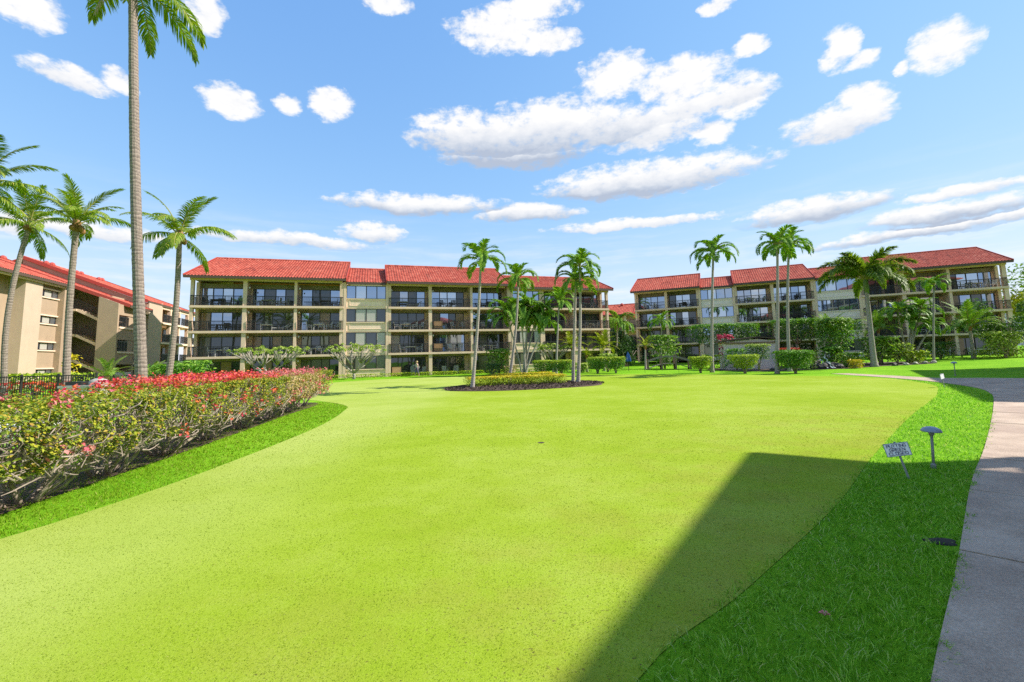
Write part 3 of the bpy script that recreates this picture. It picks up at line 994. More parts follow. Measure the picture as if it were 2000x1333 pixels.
def apartment(name, label, P, D, base, FH, sections, seed, roofs, wall='cream', panel='cream', lights=True, far_end=True, blue=False, detail=True):
    """a four-storey balcony block. sections: list of (kind, [bay boundaries]); local x runs along the facade, y into the block"""
    root = empty(name, (P[0], P[1], base), math.atan2(D[1], D[0]), label, 'apartment building')
    rnd = random.Random(seed)
    uA, uB = sections[0][1][0], sections[-1][1][-1]
    top = 4 * FH
    depth = 11.0
    BW = 2.15          # balcony depth
    # rear body: end walls and back wall, set back so that the balconies are open
    MB().box(uA + 0.02, uB - 0.02, depth, depth + 0.25, 0, top).build('back_wall', wall, root)
    for u0, u1 in ((uA + 0.02, uA + 0.26), (uB - 0.26, uB - 0.02)):
        MB().box(u0, u1, BW + 0.02, depth - 0.002, 0, top + 0.2).build('end_wall', wall, root)
    bal = 0
    for kind, us in sections:
        a, b = us[0], us[-1]
        for k in range(1, 5):
            if kind == 'B':
                if k < 4:
                    z = k * FH
                    MB().box(a - 0.02, b + 0.02, -0.14, BW + 0.1, z - 0.24, z).build('balcony_slab', wall, root)
            else:
                z = k * FH
        # columns and dividing walls
        if kind == 'B':
            for i, u in enumerate(us):
                edge = 0 < i < len(us) - 1
                wd = 0.40 if i % 2 == 1 else 0.29
                u0 = u - wd / 2 if edge else (u + 0.01 if i == 0 else u - wd - 0.01)
                for k in range(4):
                    z0, z1 = k * FH, (k + 1) * FH - (0.242 if k < 3 else -0.02)
                    MB().box(u0, u0 + wd, 0.0, 0.42, z0 + 0.002, z1).build('column', wall, root)
                    if edge:
                        MB().box(u - 0.1, u + 0.1, 0.422, BW - 0.002, z0 + 0.002, z1).build('dividing_wall', wall, root)
                    elif i == 0 and u == uA or (i == len(us) - 1 and u == uB):
                        uu = u + 0.03 if i == 0 else u - 0.33
                        MB().box(uu, uu + 0.3, BW - 0.5, BW - 0.003, z0 + 0.002, z1).build('column', wall, root)
                    else:
                        uu = u if i == 0 else u - 0.2
                        MB().box(uu + 0.005, uu + 0.195, 0.422, BW - 0.002, z0 + 0.002, z1).build('dividing_wall', wall, root)
        # fronts
        for i in range(len(us) - 1):
            u0, u1 = us[i], us[i + 1]
            if kind == 'B':
                bal += 1
                for k in range(4):
                    z = k * FH
                    pal = GLASS_TOP if k == 3 else (GLASS_MID if k >= 1 else GLASS_LOW)
                    if blue and k >= 2:
                        pal = ['glass_blue', 'glass_pale', 'glass_blue', 'glass_dark']
                    lft, rgt = u0 + rnd.uniform(0.22, 0.42), u1 - rnd.uniform(0.22, 0.6)
                    hd = z + 2.18
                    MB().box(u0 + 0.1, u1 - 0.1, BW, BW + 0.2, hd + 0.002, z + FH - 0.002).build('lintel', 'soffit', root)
                    MB().box(u0 + 0.1, lft - 0.002, BW, BW + 0.2, z, hd).build('wall_pier', wall, root)
                    MB().box(rgt + 0.002, u1 - 0.1, BW, BW + 0.2, z, hd).build('wall_pier', wall, root)
                    n = 4 if detail else 2
                    cut = sorted([lft] + [lft + (rgt - lft) * (j + rnd.uniform(-0.12, 0.12)) / n for j in range(1, n)] + [rgt])
                    c0 = rnd.choice(pal)
                    for j in range(n):
                        g = c0 if rnd.random() < 0.25 else rnd.choice(pal)
                        pane(root, cut[j], cut[j + 1], BW + 0.06 + (0.04 if j % 2 else 0), z + 0.02, hd, g)
                    if k >= 1:
                        railing(root, u0 + (0.26 if i else 0.06), u1 - (0.26 if i < len(us) - 2 else 0.06), -0.06, z + 0.002)
                    if detail and rnd.random() < 0.55:
                        lm = MB().lathe([(0.02, 0.16), (0.07, 0.12), (0.075, 0.0), (0.05, -0.04)], 8, (u0 + 0.36, 0.30, z + 1.95))
                        lm.build('wall_light', 'white_frame', root)
                if u0 == uA:
                    for k in range(1, 4):
                        side_railing(root, uA + 0.06, 0.45, BW - 0.5, k * FH)
                if u1 == uB:
                    for k in range(1, 4):
                        side_railing(root, uB - 0.06, 0.45, BW - 0.5, k * FH)
            else:
                # window bay: cream spandrel with a raised frame, four-pane strip window above
                wf = 0.14
                for u in (u0 + 0.002, u1 - 0.302):
                    MB().box(u, u + 0.30, -0.02, 0.55, 0, top + 0.1).build('pilaster', wall, root)
                for k in range(4):
                    z = k * FH
                    lo = z - (0.12 if k else 0.0)
                    MB().box(u0 + 0.304, u1 - 0.304, wf, wf + 0.22, lo, z + 0.93).build('spandrel', 'cream_light' if panel == 'cream' else panel, root)
                    MB().box(u0 + 0.31, u1 - 0.31, wf - 0.10, wf - 0.002, z + 0.84, z + 0.93).build('window_sill', 'cream_light' if panel == 'cream' else panel, root)
                    m = MB()
                    m.box(u0 + 0.62, u1 - 0.62, wf - 0.04, wf - 0.003, z + 0.66, z + 0.72)
                    m.box(u0 + 0.62, u1 - 0.62, wf - 0.04, wf - 0.003, z + 0.08, z + 0.14)
                    m.box(u0 + 0.62, u0 + 0.68, wf - 0.04, wf - 0.003, z + 0.14, z + 0.66)
                    m.box(u1 - 0.68, u1 - 0.62, wf - 0.04, wf - 0.003, z + 0.14, z + 0.66)
                    m.build('panel_moulding', 'cream_light' if panel == 'cream' else panel, root)
                    MB().box(u0 + 0.304, u1 - 0.304, wf + 0.02, wf + 0.22, z + 2.44, z + FH - 0.122).build('window_head', panel, root)
                    W = u1 - u0 - 0.62
                    fr = [0, 0.23, 0.5, 0.77, 1.0]
                    sets = {3: ['glass_blue', 'glass_pale', 'glass_blue', 'glass_blue'], 2: ['glass_dark', 'curtain_white', 'curtain_white', 'glass_dark'],
                            1: ['glass_dark', 'curtain_white', 'glass_dark', 'curtain_white'], 0: ['glass_green', 'curtain_green', 'glass_dark', 'curtain_green']}
                    if blue:
                        sets[2] = ['glass_blue', 'glass_pale', 'glass_pale', 'glass_blue']
                        sets[1] = ['glass_blue', 'curtain_white', 'curtain_green', 'glass_blue']
                    for j in range(4):
                        pane(root, u0 + 0.31 + W * fr[j], u0 + 0.31 + W * fr[j + 1] - 0.004, wf + 0.08, z + 0.932, z + 2.438, sets[k][j])
    # roofs with the beam below the eave and closed gables
    for (u0, u1, w0, z0, wr, zr) in roofs:
        wb = wr + (wr - w0)
        tile_roof(root, u0, u1, w0, z0, wr, zr, wb, z0)
        MB().box(u0 + 0.4, u1 - 0.4, -0.10, 0.12, z0 - 0.42 + 0.05, z0 - 0.05 + 0.10).build('eave_beam', wall, root)
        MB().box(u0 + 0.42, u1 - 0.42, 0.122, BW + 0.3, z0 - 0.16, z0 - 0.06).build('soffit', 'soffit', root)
        for uu in (u0 + 0.42, u1 - 0.62):
            sl = (zr - z0) / (wr - w0)
            g = MB()
            b0 = top - 0.3
            pr = [(BW + 0.2, b0), (wb - 1.0, b0), (wb - 1.0, z0 + sl * 0.7), (wr, zr - 0.25), (BW + 0.2, z0 + sl * (BW + 0.2 - w0) - 0.25)]
            vs = [(uu, y, z) for y, z in pr] + [(uu + 0.2, y, z) for y, z in pr]
            n = len(pr)
            g.add(vs, [tuple(reversed(range(n))), tuple(range(n, 2 * n))] + [(i, (i + 1) % n, n + (i + 1) % n, n + i) for i in range(n)])
            g.build('gable', wall, root)
    return root


FH = 2.69
mid = apartment('apartment_building', 'four-storey cream balcony block with red tile roofs behind the palm bed', (-33.6, 47.6), (0.9556, 0.29466), 0.0, FH,
                [('B', [0.0, 5.1, 10.1, 15.1]), ('W', [15.1, 20.05]), ('B', [20.05, 24.9, 29.95, 35.0]), ('W', [35.0, 39.2]), ('B', [39.2, 43.8, 48.8])], 11,
                [(-0.45, 15.35, -0.7, 11.12, 9.6, 15.1), (15.42, 19.75, -0.1, 10.86, 7.0, 13.75), (19.82, 34.7, -0.7, 10.95, 6.2, 14.15), (34.78, 49.25, -0.7, 10.62, 5.9, 13.15)])
rgt = apartment('apartment_building', 'four-storey balcony block in shade with dark red roofs behind the garden wall', (19.5, 72.8), (0.9135, -0.4067), 0.62, FH + 0.03,
                [('B', [0.0, 4.75, 9.45]), ('W', [9.45, 14.4]), ('B', [14.4, 19.2, 24.2]), ('W', [24.2, 29.5]), ('B', [29.5, 34.0, 38.6, 44.0])], 23,
                [(-0.45, 9.7, -0.7, 11.05, 7.6, 14.2), (9.78, 14.25, -0.1, 10.9, 6.2, 13.1), (14.32, 24.35, -0.7, 11.0, 7.6, 14.2), (24.42, 29.2, -0.1, 10.95, 6.2, 13.2),
                 (29.28, 44.45, -0.7, 11.15, 7.2, 14.3)], panel='grey_stucco', blue=True)


# ---------------------------------------------------------------- balcony furniture
def chair_mesh(mat, name='patio_chair'):
    m = MB()
    for x in (-0.26, 0.26):
        m.bar((x, -0.26, 0), (x, -0.27, 0.62), 0.04, 0.04, (0, 1, 0))
        m.bar((x, 0.24, 0), (x, 0.34, 0.98), 0.04, 0.04, (0, 1, 0))
        m.bar((x, -0.30, 0.63), (x, 0.30, 0.65), 0.06, 0.035)
    m.box(-0.25, 0.25, -0.27, 0.26, 0.40, 0.44)
    for i in range(7):
        x = -0.21 + 0.07 * i
        m.bar((x, 0.262, 0.45), (x, 0.335, 0.95), 0.045, 0.02, (0, 1, 0))
    m.bar((-0.27, 0.338, 0.97), (0.27, 0.338, 0.97), 0.04, 0.07)
    return m.mesh(name, mat)


def table_mesh(mat):
    m = MB()
    m.box(-0.62, 0.62, -0.40, 0.40, 0.70, 0.74)
    m.box(-0.56, 0.56, -0.34, 0.34, 0.64, 0.698)
    for x in (-0.54, 0.54):
        for y in (-0.32, 0.32):
            m.box(x - 0.03, x + 0.03, y - 0.03, y + 0.03, 0, 0.638)
    return m.mesh('patio_table', mat)


def lounger_mesh(mat):
    m = MB()
    m.box(-0.30, 0.30, -0.9, 0.25, 0.30, 0.35)
    m.bar((0, 0.25, 0.33), (0, 0.82, 0.78), 0.60, 0.05)
    for x in (-0.27, 0.27):
        for y in (-0.85, 0.2):
            m.box(x - 0.025, x + 0.025, y - 0.025, y + 0.025, 0, 0.298)
        m.bar((x, 0.75, 0.0), (x, 0.62, 0.6), 0.04, 0.04, (0, 1, 0))
    return m.mesh('chaise_lounge', mat)


def panel_mesh(mat):
    m = MB()
    m.box(-0.45, 0.45, -0.03, 0.03, 0.12, 1.0)
    for x in (-0.47, 0.47):
        m.box(x - 0.03, x + 0.03, -0.04, 0.04, 0, 1.04)
    m.box(-0.44, 0.44, -0.035, 0.035, 1.0, 1.05)
    return m.mesh('privacy_screen', mat)


CH = {'white': chair_mesh('white_frame'), 'dark': chair_mesh('dark_wicker'), 'tan': chair_mesh('sling')}
TB = {'white': table_mesh('white_frame'), 'dark': table_mesh('dark_wicker'), 'tan': table_mesh('sling')}
LG = {'white': lounger_mesh('white_frame'), 'tan': lounger_mesh('sling'), 'dark': lounger_mesh('dark_wicker')}
PSC = panel_mesh('tan_interior')


def furnish(root, blk, bays, plan, fh):
    """plan: (floor, bay): (colour, kind)"""
    cs, sn = math.cos(root.rotation_euler.z), math.sin(root.rotation_euler.z)

    def put(me, nm, u, w, z, rz, label, cat):
        x = root.location.x + u * cs - w * sn
        y = root.location.y + u * sn + w * cs
        o = link_data(nm, me, None, (x, y, root.location.z + z + 0.004), (0, 0, root.rotation_euler.z + rz))
        tag(o, label, cat, 'patio furniture on the balconies')
    rnd = random.Random(3)
    for (k, b), (col, kind) in plan.items():
        u0, u1 = bays[b]
        c = (u0 + u1) / 2 + rnd.uniform(-0.5, 0.5)
        z = k * fh
        where = '%s floor, %s balcony of the %s block' % (ORD[k], NTH[b], blk)
        w = 0.85
        if kind in ('set2', 'set4', 'set3'):
            put(TB[col], 'patio_table', c, w, z, rnd.uniform(-0.1, 0.1), '%s patio table, %s' % (col, where), 'table')
            put(CH[col], 'patio_chair', c - 1.0, w, z, R(90) + rnd.uniform(-0.3, 0.3), '%s chair west of the table, %s' % (col, where), 'chair')
            put(CH[col], 'patio_chair', c + 1.0, w, z, R(-90) + rnd.uniform(-0.3, 0.3), '%s chair east of the table, %s' % (col, where), 'chair')
            if kind in ('set4', 'set3'):
                put(CH[col], 'patio_chair', c + 0.1, w + 0.72, z, rnd.uniform(-0.2, 0.2), '%s chair behind the table, %s' % (col, where), 'chair')
            if kind == 'set4':
                put(CH[col], 'patio_chair', c + 1.75, w + 0.2, z, R(-60), '%s spare chair by the column, %s' % (col, where), 'chair')
        elif kind == 'lounge':
            put(LG[col], 'chaise_lounge', c + 0.5, w, z, R(-78), '%s reclining lounger, %s' % (col, where), 'lounger')
            put(TB[col], 'patio_table', c - 0.9, w + 0.15, z, 0.05, '%s side table by the lounger, %s' % (col, where), 'table')
        elif kind == 'chairs':
            put(CH[col], 'patio_chair', c - 0.6, w, z, R(15), '%s chair nearer the left column, %s' % (col, where), 'chair')
            put(CH[col], 'patio_chair', c + 0.7, w, z, R(-20), '%s chair nearer the right column, %s' % (col, where), 'chair')
        elif kind == 'screen':
            put(PSC, 'privacy_screen', u0 + 0.95, 0.18, z, 0, 'brown screen panel beside the column, %s' % where, 'screen')
            put(CH[col], 'patio_chair', c + 0.2, w, z, R(10), '%s chair beside the screen panel, %s' % (col, where), 'chair')
            put(CH[col], 'patio_chair', c + 1.3, w, z, R(-35), '%s chair farther from the screen panel, %s' % (col, where), 'chair')


midb = [(0, 5.1), (5.1, 10.1), (10.1, 15.1), (20.05, 24.9), (24.9, 29.95), (29.95, 35.0), (39.2, 43.8), (43.8, 48.8)]
furnish(mid, 'middle', midb, {
    (3, 0): ('dark', 'set3'), (3, 1): ('tan', 'set4'), (3, 2): ('dark', 'set2'), (3, 3): ('tan', 'lounge'), (3, 4): ('dark', 'chairs'), (3, 5): ('dark', 'set3'), (3, 7): ('tan', 'set3'),
    (2, 0): ('dark', 'set4'), (2, 1): ('white', 'lounge'), (2, 2): ('white', 'set4'), (2, 3): ('white', 'set4'), (2, 4): ('tan', 'screen'), (2, 5): ('tan', 'chairs'), (2, 7): ('tan', 'set3'),
    (1, 0): ('white', 'set3'), (1, 1): ('tan', 'chairs'), (1, 2): ('white', 'set3'), (1, 3): ('white', 'set2'), (1, 4): ('white', 'screen'), (1, 5): ('white', 'set2'),
    (0, 3): ('tan', 'screen'), (0, 4): ('tan', 'chairs')}, FH)
rgtb = [(0, 4.75), (4.75, 9.45), (14.4, 19.2), (19.2, 24.2), (29.5, 34.0), (34.0, 38.6), (38.6, 44.0)]
furnish(rgt, 'shaded', rgtb, {
    (3, 0): ('white', 'chairs'), (3, 1): ('dark', 'set3'), (3, 2): ('white', 'set4'), (3, 3): ('dark', 'chairs'), (3, 5): ('tan', 'chairs'), (3, 6): ('white', 'set4'),
    (2, 0): ('white', 'set2'), (2, 1): ('dark', 'chairs'), (2, 2): ('tan', 'set3'), (2, 3): ('dark', 'set3'), (2, 5): ('white', 'chairs'), (2, 6): ('dark', 'chairs'),
    (1, 5): ('white', 'set2'), (1, 6): ('white', 'chairs'), (0, 5): ('white', 'set3'), (0, 6): ('white', 'set2')}, FH + 0.03)


# ---------------------------------------------------------------- the block on the left with the open stair
def left_block():
    P, D = (-42.2, 49.0), (-0.287, 0.958)
    root = empty('apartment_building', (P[0], P[1], 0), math.atan2(D[1], D[0]), 'tan stepped block with an open black-railed stair, left of the palms', 'apartment building')
    sl = 0.40

    def zr(w):
        return 8.78 + sl * w
    # first wing: recessed wall, pale fin, window panel
    W1 = 5.27
    MB().box(-16.0, -5.4, W1 + 0.9, W1 + 1.2, 0, zr(W1 + 0.9)).build('wall', 'taupe', root)
    MB().box(-5.38, -3.05, W1 - 0.35, W1 + 0.9, 0, zr(W1 - 0.35) - 0.05).build('fin', 'cream_fin', root)
    fl = [0.35, 3.0, 5.65, 8.3]
    for k, z in enumerate(fl):
        zt = fl[k + 1] if k < 3 else 10.9
        z0 = 0 if k == 0 else z - 0.55
        MB().box(-3.04, 0.02, W1, W1 + 0.4, z0, z + 0.72).build('wall_panel', 'taupe', root)
        MB().box(-3.04, 0.02, W1 - 0.12, W1 - 0.002, z + 0.62, z + 0.74).build('window_sill', 'cream_light', root)
        MB().box(-3.04, 0.02, W1 - 0.12, W1 + 0.2, z + 1.5, z + 1.62).build('window_head', 'cream_light', root)
        if k < 3:
            MB().box(-3.04, 0.02, W1, W1 + 0.4, z + 1.622, fl[k + 1] - 0.552).build('wall_panel', 'taupe', root)
        else:
            MB().box(-3.04, 0.02, W1, W1 + 0.4, z + 1.622, zr(W1) - 0.1).build('wall_panel', 'taupe', root)
        for j, (a, b, g) in enumerate(((-3.0, -2.12, 'glass_pale'), (-2.10, -0.92, 'curtain_white'), (-0.90, -0.02, 'glass_pale'))):
            pane(root, a, b, W1 + 0.08, z + 0.742, z + 1.498, g)
    MB().box(0.025, 0.85, W1 - 0.5, W1 + 0.6, 0, zr(W1 - 0.5) - 0.1).build('pier', 'taupe', root)
    # open stairwell between the wings
    MB().box(0.87, 4.6, W1 + 2.0, W1 + 2.3, 0, zr(W1 + 2) - 0.2).build('stair_back_wall', 'taupe', root)
    for k, z in enumerate((2.75, 5.45, 8.15)):
        MB().box(0.86, 4.58, 4.1, W1 + 1.98, z - 0.22, z).build('landing', 'cream', root)
        if k < 3:
            # flight running down towards the lawn side
            st = MB()
            st.bar((1.0, 4.1, z - 0.10), (1.0, 1.75, z - 1.38), 0.07, 0.26)
            st.bar((2.2, 4.1, z - 0.10), (2.2, 1.75, z - 1.38), 0.07, 0.26)
            fl_ = st.build('stair_stringer', 'cream', root)
            nst = 8
            for i in range(nst):
                w = 4.1 - (i + 0.5) * 2.35 / nst
                zz = z - (i + 1) * 1.28 / nst + 0.03
                MB().box(0.96, 2.24, w - 0.17, w + 0.15, zz, zz + 0.06).build('stair_tread', 'cream_light', root)
            MB().box(0.86, 4.58, 0.5, 1.74, z - 1.42, z - 1.28).build('landing', 'cream', root)
            rl = MB()
            n = 18
            for i in range(n + 1):
                t = i / n
                w, zz = 4.1 - 2.35 * t, z - 1.28 * t
                rl.box(0.99, 1.01, w - 0.012, w + 0.012, zz, zz + 0.98)
            rl.bar((1.0, 4.1, z + 1.0), (1.0, 1.75, z - 0.28), 0.05, 0.05)
            rl.build('stair_railing', 'black_metal', root)
        side = MB()
        for i in range(12):
            w = 4.12 + 1.1 * i / 11
            side.box(0.90, 0.92, w - 0.012, w + 0.012, z, z + 1.0)
        side.box(0.88, 0.94, 4.1, 5.25, z + 1.0, z + 1.05)
        side.build('stair_railing', 'black_metal', root)
        wn = pane(root, 2.4, 3.6, W1 + 1.95, z + 0.9, z + 1.9, 'curtain_tan')
    # second wing stepping forward
    def wall_poly(name, u0, u1, pts, mat):
        m = MB()
        n = len(pts)
        m.add([(u0, w, z) for w, z in pts] + [(u1, w, z) for w, z in pts],
              [tuple(range(n)), tuple(reversed(range(n, 2 * n)))] + [((i + 1) % n, i, n + i, n + (i + 1) % n) for i in range(n)])
        return m.build(name, mat, root)
    wall_poly('stair_back_wall', 4.6, 4.9, [(1.62, 0.0), (W1 + 6, 0.0), (W1 + 6, zr(W1 + 6) - 0.2), (1.62, zr(1.62) - 0.2)], 'taupe')
    wall_poly('end_wall', 0.0, 0.3, [(0.0, 0.0), (1.78, 0.0), (1.78, zr(1.78) - 0.1), (0.0, zr(0) - 0.1)], 'taupe')
    MB().box(3.62, 3.9, -0.04, 3.0, 0, zr(0) - 0.1).build('pier', 'taupe', root)
    MB().box(0.302, 3.618, 1.35, 1.6, 0, zr(1.35) - 0.1).build('wall', 'taupe', root)
    for z in (3.55, 6.2):
        MB().box(0.302, 3.618, -0.02, 1.348, z - 1.4, z - 0.2).build('balcony_parapet', 'taupe', root)
        MB().box(0.302, 3.618, -0.12, 1.348, z - 0.198, z).build('balcony_slab', 'cream_light', root)
        railing(root, 0.32, 2.2, -0.05, z, 1.1)
        MB().box(2.2, 3.618, -0.01, 0.2, z + 0.002, z + 1.2).build('balcony_parapet', 'taupe', root)
    MB().box(0.302, 3.618, 0.0, 1.348, zr(0) - 1.3, zr(0) - 0.15).build('wall', 'taupe', root)
    MB().box(0.302, 3.618, 0.0, 0.2, 0, 1.3).build('garden_wall', 'grey_stucco', root)
    # shaded recess, pale fin, rear wing with balconies
    MB().box(3.92, 6.7, 2.4, 2.7, 0, 10.0).build('wall', 'taupe', root)
    for z in (2.4, 4.95, 7.5):
        MB().box(3.92, 6.68, 0.5, 2.398, z - 0.22, z).build('balcony_slab', 'cream_light', root)
        railing(root, 3.94, 6.66, 0.55, z)
        pane(root, 4.3, 6.2, 2.33, z + 0.02, z + 2.1, 'glass_dark')
    MB().box(6.72, 10.3, -0.1, 3.0, 0, 9.55).build('fin', 'cream_fin', root)
    us = [10.32, 13.2, 16.2, 19.4, 22.6]
    for z in (2.4, 4.95, 7.5):
        MB().box(10.32, 22.6, -0.2, 2.3, z - 0.22, z).build('balcony_slab', 'cream_light', root)
    for i in range(4):
        MB().box(us[i], us[i] + 0.4, 0.0, 0.4, 0, 9.9).build('column', 'cream', root)
        for z in (-0.1, 2.4, 4.95, 7.5):
            MB().box(us[i] + 0.002, us[i + 1] - 0.002, 2.302, 2.5, z, z + 2.54).build('wall', 'taupe', root)
            pane(root, us[i] + 1.0, us[i + 1] - 0.6, 2.22, z + 0.05, z + 2.1, ('glass_dark', 'curtain_tan', 'glass_dark', 'glass_dark')[(i + int(z)) % 4])
            if z > 0:
                railing(root, us[i] + 0.42, us[i + 1] - 0.02, -0.12, z)
    # roofs, one plane after the other
    tile_roof(root, -16.3, 1.1, W1 - 0.75, zr(W1 - 0.75), 15.0, zr(15.0), 24.0, 10.5)
    tile_roof(root, 1.12, 6.5, -0.55, zr(-0.55), 15.0, zr(15.0), 24.0, 10.5)
    tile_roof(root, 6.55, 23.2, 0.0, 9.75, 12.4, 9.75 + sl * 12.4, 22.0, 10.5)
    wall_poly('gable', 6.62, 6.70, [(0.1, 8.4), (12.4, 12.9), (12.4, 9.75 + sl * 12.4 - 0.2), (0.1, 9.75 - 0.2)], 'taupe')
    MB().box(-16.2, 0.9, W1 - 0.6, W1 - 0.38, zr(W1 - 0.6) - 0.45, zr(W1 - 0.6) - 0.18).build('eave_beam', 'cream', root)
    MB().box(6.8, 23.0, 0.05, 0.2, 9.25, 9.60).build('eave_beam', 'cream', root)
    for u, w, h in ((-12.5, 13.2, 0.0), (-9.5, 14.6, 0), (-7.4, 13.0, 0), (-4.0, 14.2, 0), (-0.5, 13.2, 0), (2.6, 14.0, 0), (5.0, 13.2, 0.0)):
        z = zr(w)
        MB().lathe([(0.30, -0.1), (0.34, 0.16), (0.26, 0.36), (0.08, 0.46)], 8, (u, w, z)).build('roof_vent', 'red_trim', root)
    for u, w in ((8.0, 11.0), (10.5, 11.8), (13.5, 10.8), (16.0, 11.6), (19.0, 11.0), (21.0, 11.6)):
        z = 9.75 + sl * w
        MB().lathe([(0.30, -0.1), (0.34, 0.16), (0.26, 0.36), (0.08, 0.46)], 8, (u, w, z)).build('roof_vent', 'red_trim', root)
    MB().box(-16.0, 23.0, 14.0, 14.3, 0, 12.5).build('back_wall', 'taupe', root)
    return root


left_block()


# ---------------------------------------------------------------- blocks beyond the frame that throw the shade on the lawn and path
def shade_block(P, D, L, depth, H, hip, name, label, tiers=4):
    root = empty(name, (P[0], P[1], 0), math.atan2(D[1], D[0]), label, 'apartment building')
    o = 0.7
    fh = (H - 0.2) / tiers
    MB().box(o, L - o, o + 1.9, depth - o, 0, H - 0.15).build('wall', 'cream', root)
    n = max(2, int(L / 5))
    for k in range(1, tiers):
        MB().box(o, L - o, o, o + 1.898, k * fh - 0.22, k * fh).build('balcony_slab', 'cream', root)
    for i in range(n + 1):
        u = o + (L - 2 * o - 0.4) * i / n
        for k in range(tiers):
            MB().box(u, u + 0.4, o + 0.05, o + 0.45, k * fh + 0.002, (k + 1) * fh - 0.222).build('column', 'cream', root)
    for i in range(n):
        u0 = o + (L - 2 * o - 0.4) * i / n + 0.42
        u1 = o + (L - 2 * o - 0.4) * (i + 1) / n - 0.02
        for k in range(tiers):
            for j in range(2):
                a = u0 + 0.5 + (u1 - u0 - 1.0) * j / 2
                pane(root, a, a + (u1 - u0 - 1.0) / 2 - 0.01, o + 1.85, k * fh + 0.03, k * fh + 2.15, ('glass_dark', 'glass_blue')[(i + k + j) % 2])
            if k:
                railing(root, u0, u1, o + 0.1, k * fh)
    rd = min(depth, L) / 2
    zr = H + rd * 0.40
    m = MB()
    m.add([(0, 0, H - 0.18), (L, 0, H - 0.18), (L, depth, H - 0.18), (0, depth, H - 0.18), (0, 0, H), (L, 0, H), (L, depth, H), (0, depth, H),
           (rd, depth / 2, zr), (L - rd, depth / 2, zr)],
          [(0, 3, 2, 1), (0, 1, 5, 4), (1, 2, 6, 5), (2, 3, 7, 6), (3, 0, 4, 7), (4, 5, 9, 8), (5, 6, 9), (6, 7, 8, 9), (7, 4, 8)])
    m.build('roof', 'roof_tile', root)
    return root


shade_block((16.13, 8.5), (-0.564, -0.826), 12.0, 9.0, 11.0, True, 'apartment_building', 'cream hip-roofed balcony block beside the near footpath')
shade_block((45.6, 36.5), (-0.60, -0.80), 27.0, 13.0, 13.6, True, 'apartment_building', 'taller hip-roofed block beyond the path junction', 5)


# small red-roofed block seen in the gap between the two large ones
def far_block():
    root = empty('apartment_building', (21.0, 96.0, 0.6), math.atan2(-0.35, 0.94), 'distant red-roofed block glimpsed in the gap between the large blocks', 'apartment building')
    MB().box(-6, 12, 0, 9, 0, 9.6).build('wall', 'cream', root)
    for i in range(5):
        MB().box(-6 + i * 4.2, -5.5 + i * 4.2, -1.6, -1.2, 0, 9.2).build('column', 'cream_light', root)
    for z in (3.0, 6.2):
        MB().box(-6, 12, -1.7, -0.004, z - 0.2, z).build('balcony_slab', 'cream', root)
        railing(root, -6, 12, -1.6, z)
        for i in range(4):
            pane(root, -5 + i * 4.2, -2.4 + i * 4.2, -0.06, z + 0.05, z + 2.2, 'curtain_tan' if i % 2 else 'glass_dark')
    tile_roof(root, -6.6, 4.4, -2.2, 9.4, 5.0, 12.1, 11.5, 9.4)
    tile_roof(root, 4.5, 12.6, -2.2, 8.6, 5.0, 11.2, 11.5, 8.6)
    for u in (-4.5, -2.0, 1.5, 6.0):
        MB().lathe([(0.30, -0.1), (0.34, 0.16), (0.26, 0.36), (0.08, 0.46)], 8, (u, 4.0, 11.9 if u < 4 else 11.0)).build('roof_vent', 'red_trim', root)


far_block()


# hills far off to the right
def hills():
    rng = np.random.default_rng(8)
    n = 60
    az = np.linspace(R(30), R(85), n)
    h = 170 + 120 * np.sin(np.linspace(-0.6, 2.2, n)) + rng.normal(0, 8, n)
    h = h * sstep((az - R(33)) / R(22)) 
    V, F = [], []
    for r, kf in ((1500, -0.02), (1900, 0.55), (2300, 1.0), (2900, 0.9)):
        for i in range(n):
            V.append((math.sin(az[i]) * r, math.cos(az[i]) * r, max(-3, h[i] * kf)))
    for k in range(3):
        for i in range(n - 1):
            a = k * n + i
            F.append((a, a + n, a + n + 1, a + 1))
    o = link_mesh('hills', V, F, 'hill', smooth=True)
    tag(o, 'hazy blue hills behind the right-hand block', kind='structure')


hills()

# ---------------------------------------------------------------- foliage
def leaf_mesh(name, pts, size, mat, seed, up=0.5, aspect=0.5, jitter=0.35, outward=None):
    """many leaf-shaped faces at the given points, turned every way, biased upward / outward"""
    rng = np.random.default_rng(seed)
    n = len(pts)
    nrm = rng.normal(size=(n, 3))
    nrm[:, 2] = np.abs(nrm[:, 2]) + up
    if outward is not None:
        nrm = nrm * 0.75 + outward * 1.0
    nrm /= np.linalg.norm(nrm, axis=1)[:, None]
    t = rng.normal(size=(n, 3))
    t -= nrm * np.sum(t * nrm, 1)[:, None]
    t /= np.linalg.norm(t, axis=1)[:, None] + 1e-9
    b = np.cross(nrm, t)
    L = size * (1 + rng.uniform(-jitter, jitter, n))[:, None]
    W = L * aspect
    a0 = pts - t * L * 0.5
    a1 = pts + b * W * 0.5 - t * L * 0.05 + nrm * L * 0.10
    a2 = pts + t * L * 0.55 - nrm * L * 0.06
    a3 = pts - b * W * 0.5 - t * L * 0.05 + nrm * L * 0.10
    V = np.stack([a0, a1, a2, a3], 1).reshape(-1, 3)
    i = np.arange(n) * 4
    # fold along the midrib: two triangles
    F = np.concatenate([np.stack([i, i + 1, i + 2], 1), np.stack([i, i + 2, i + 3], 1)])
    me = bpy.data.meshes.new(name)
    me.from_pydata(V.tolist(), [], F.tolist())
    me.materials.append(MATS[mat])
    return me


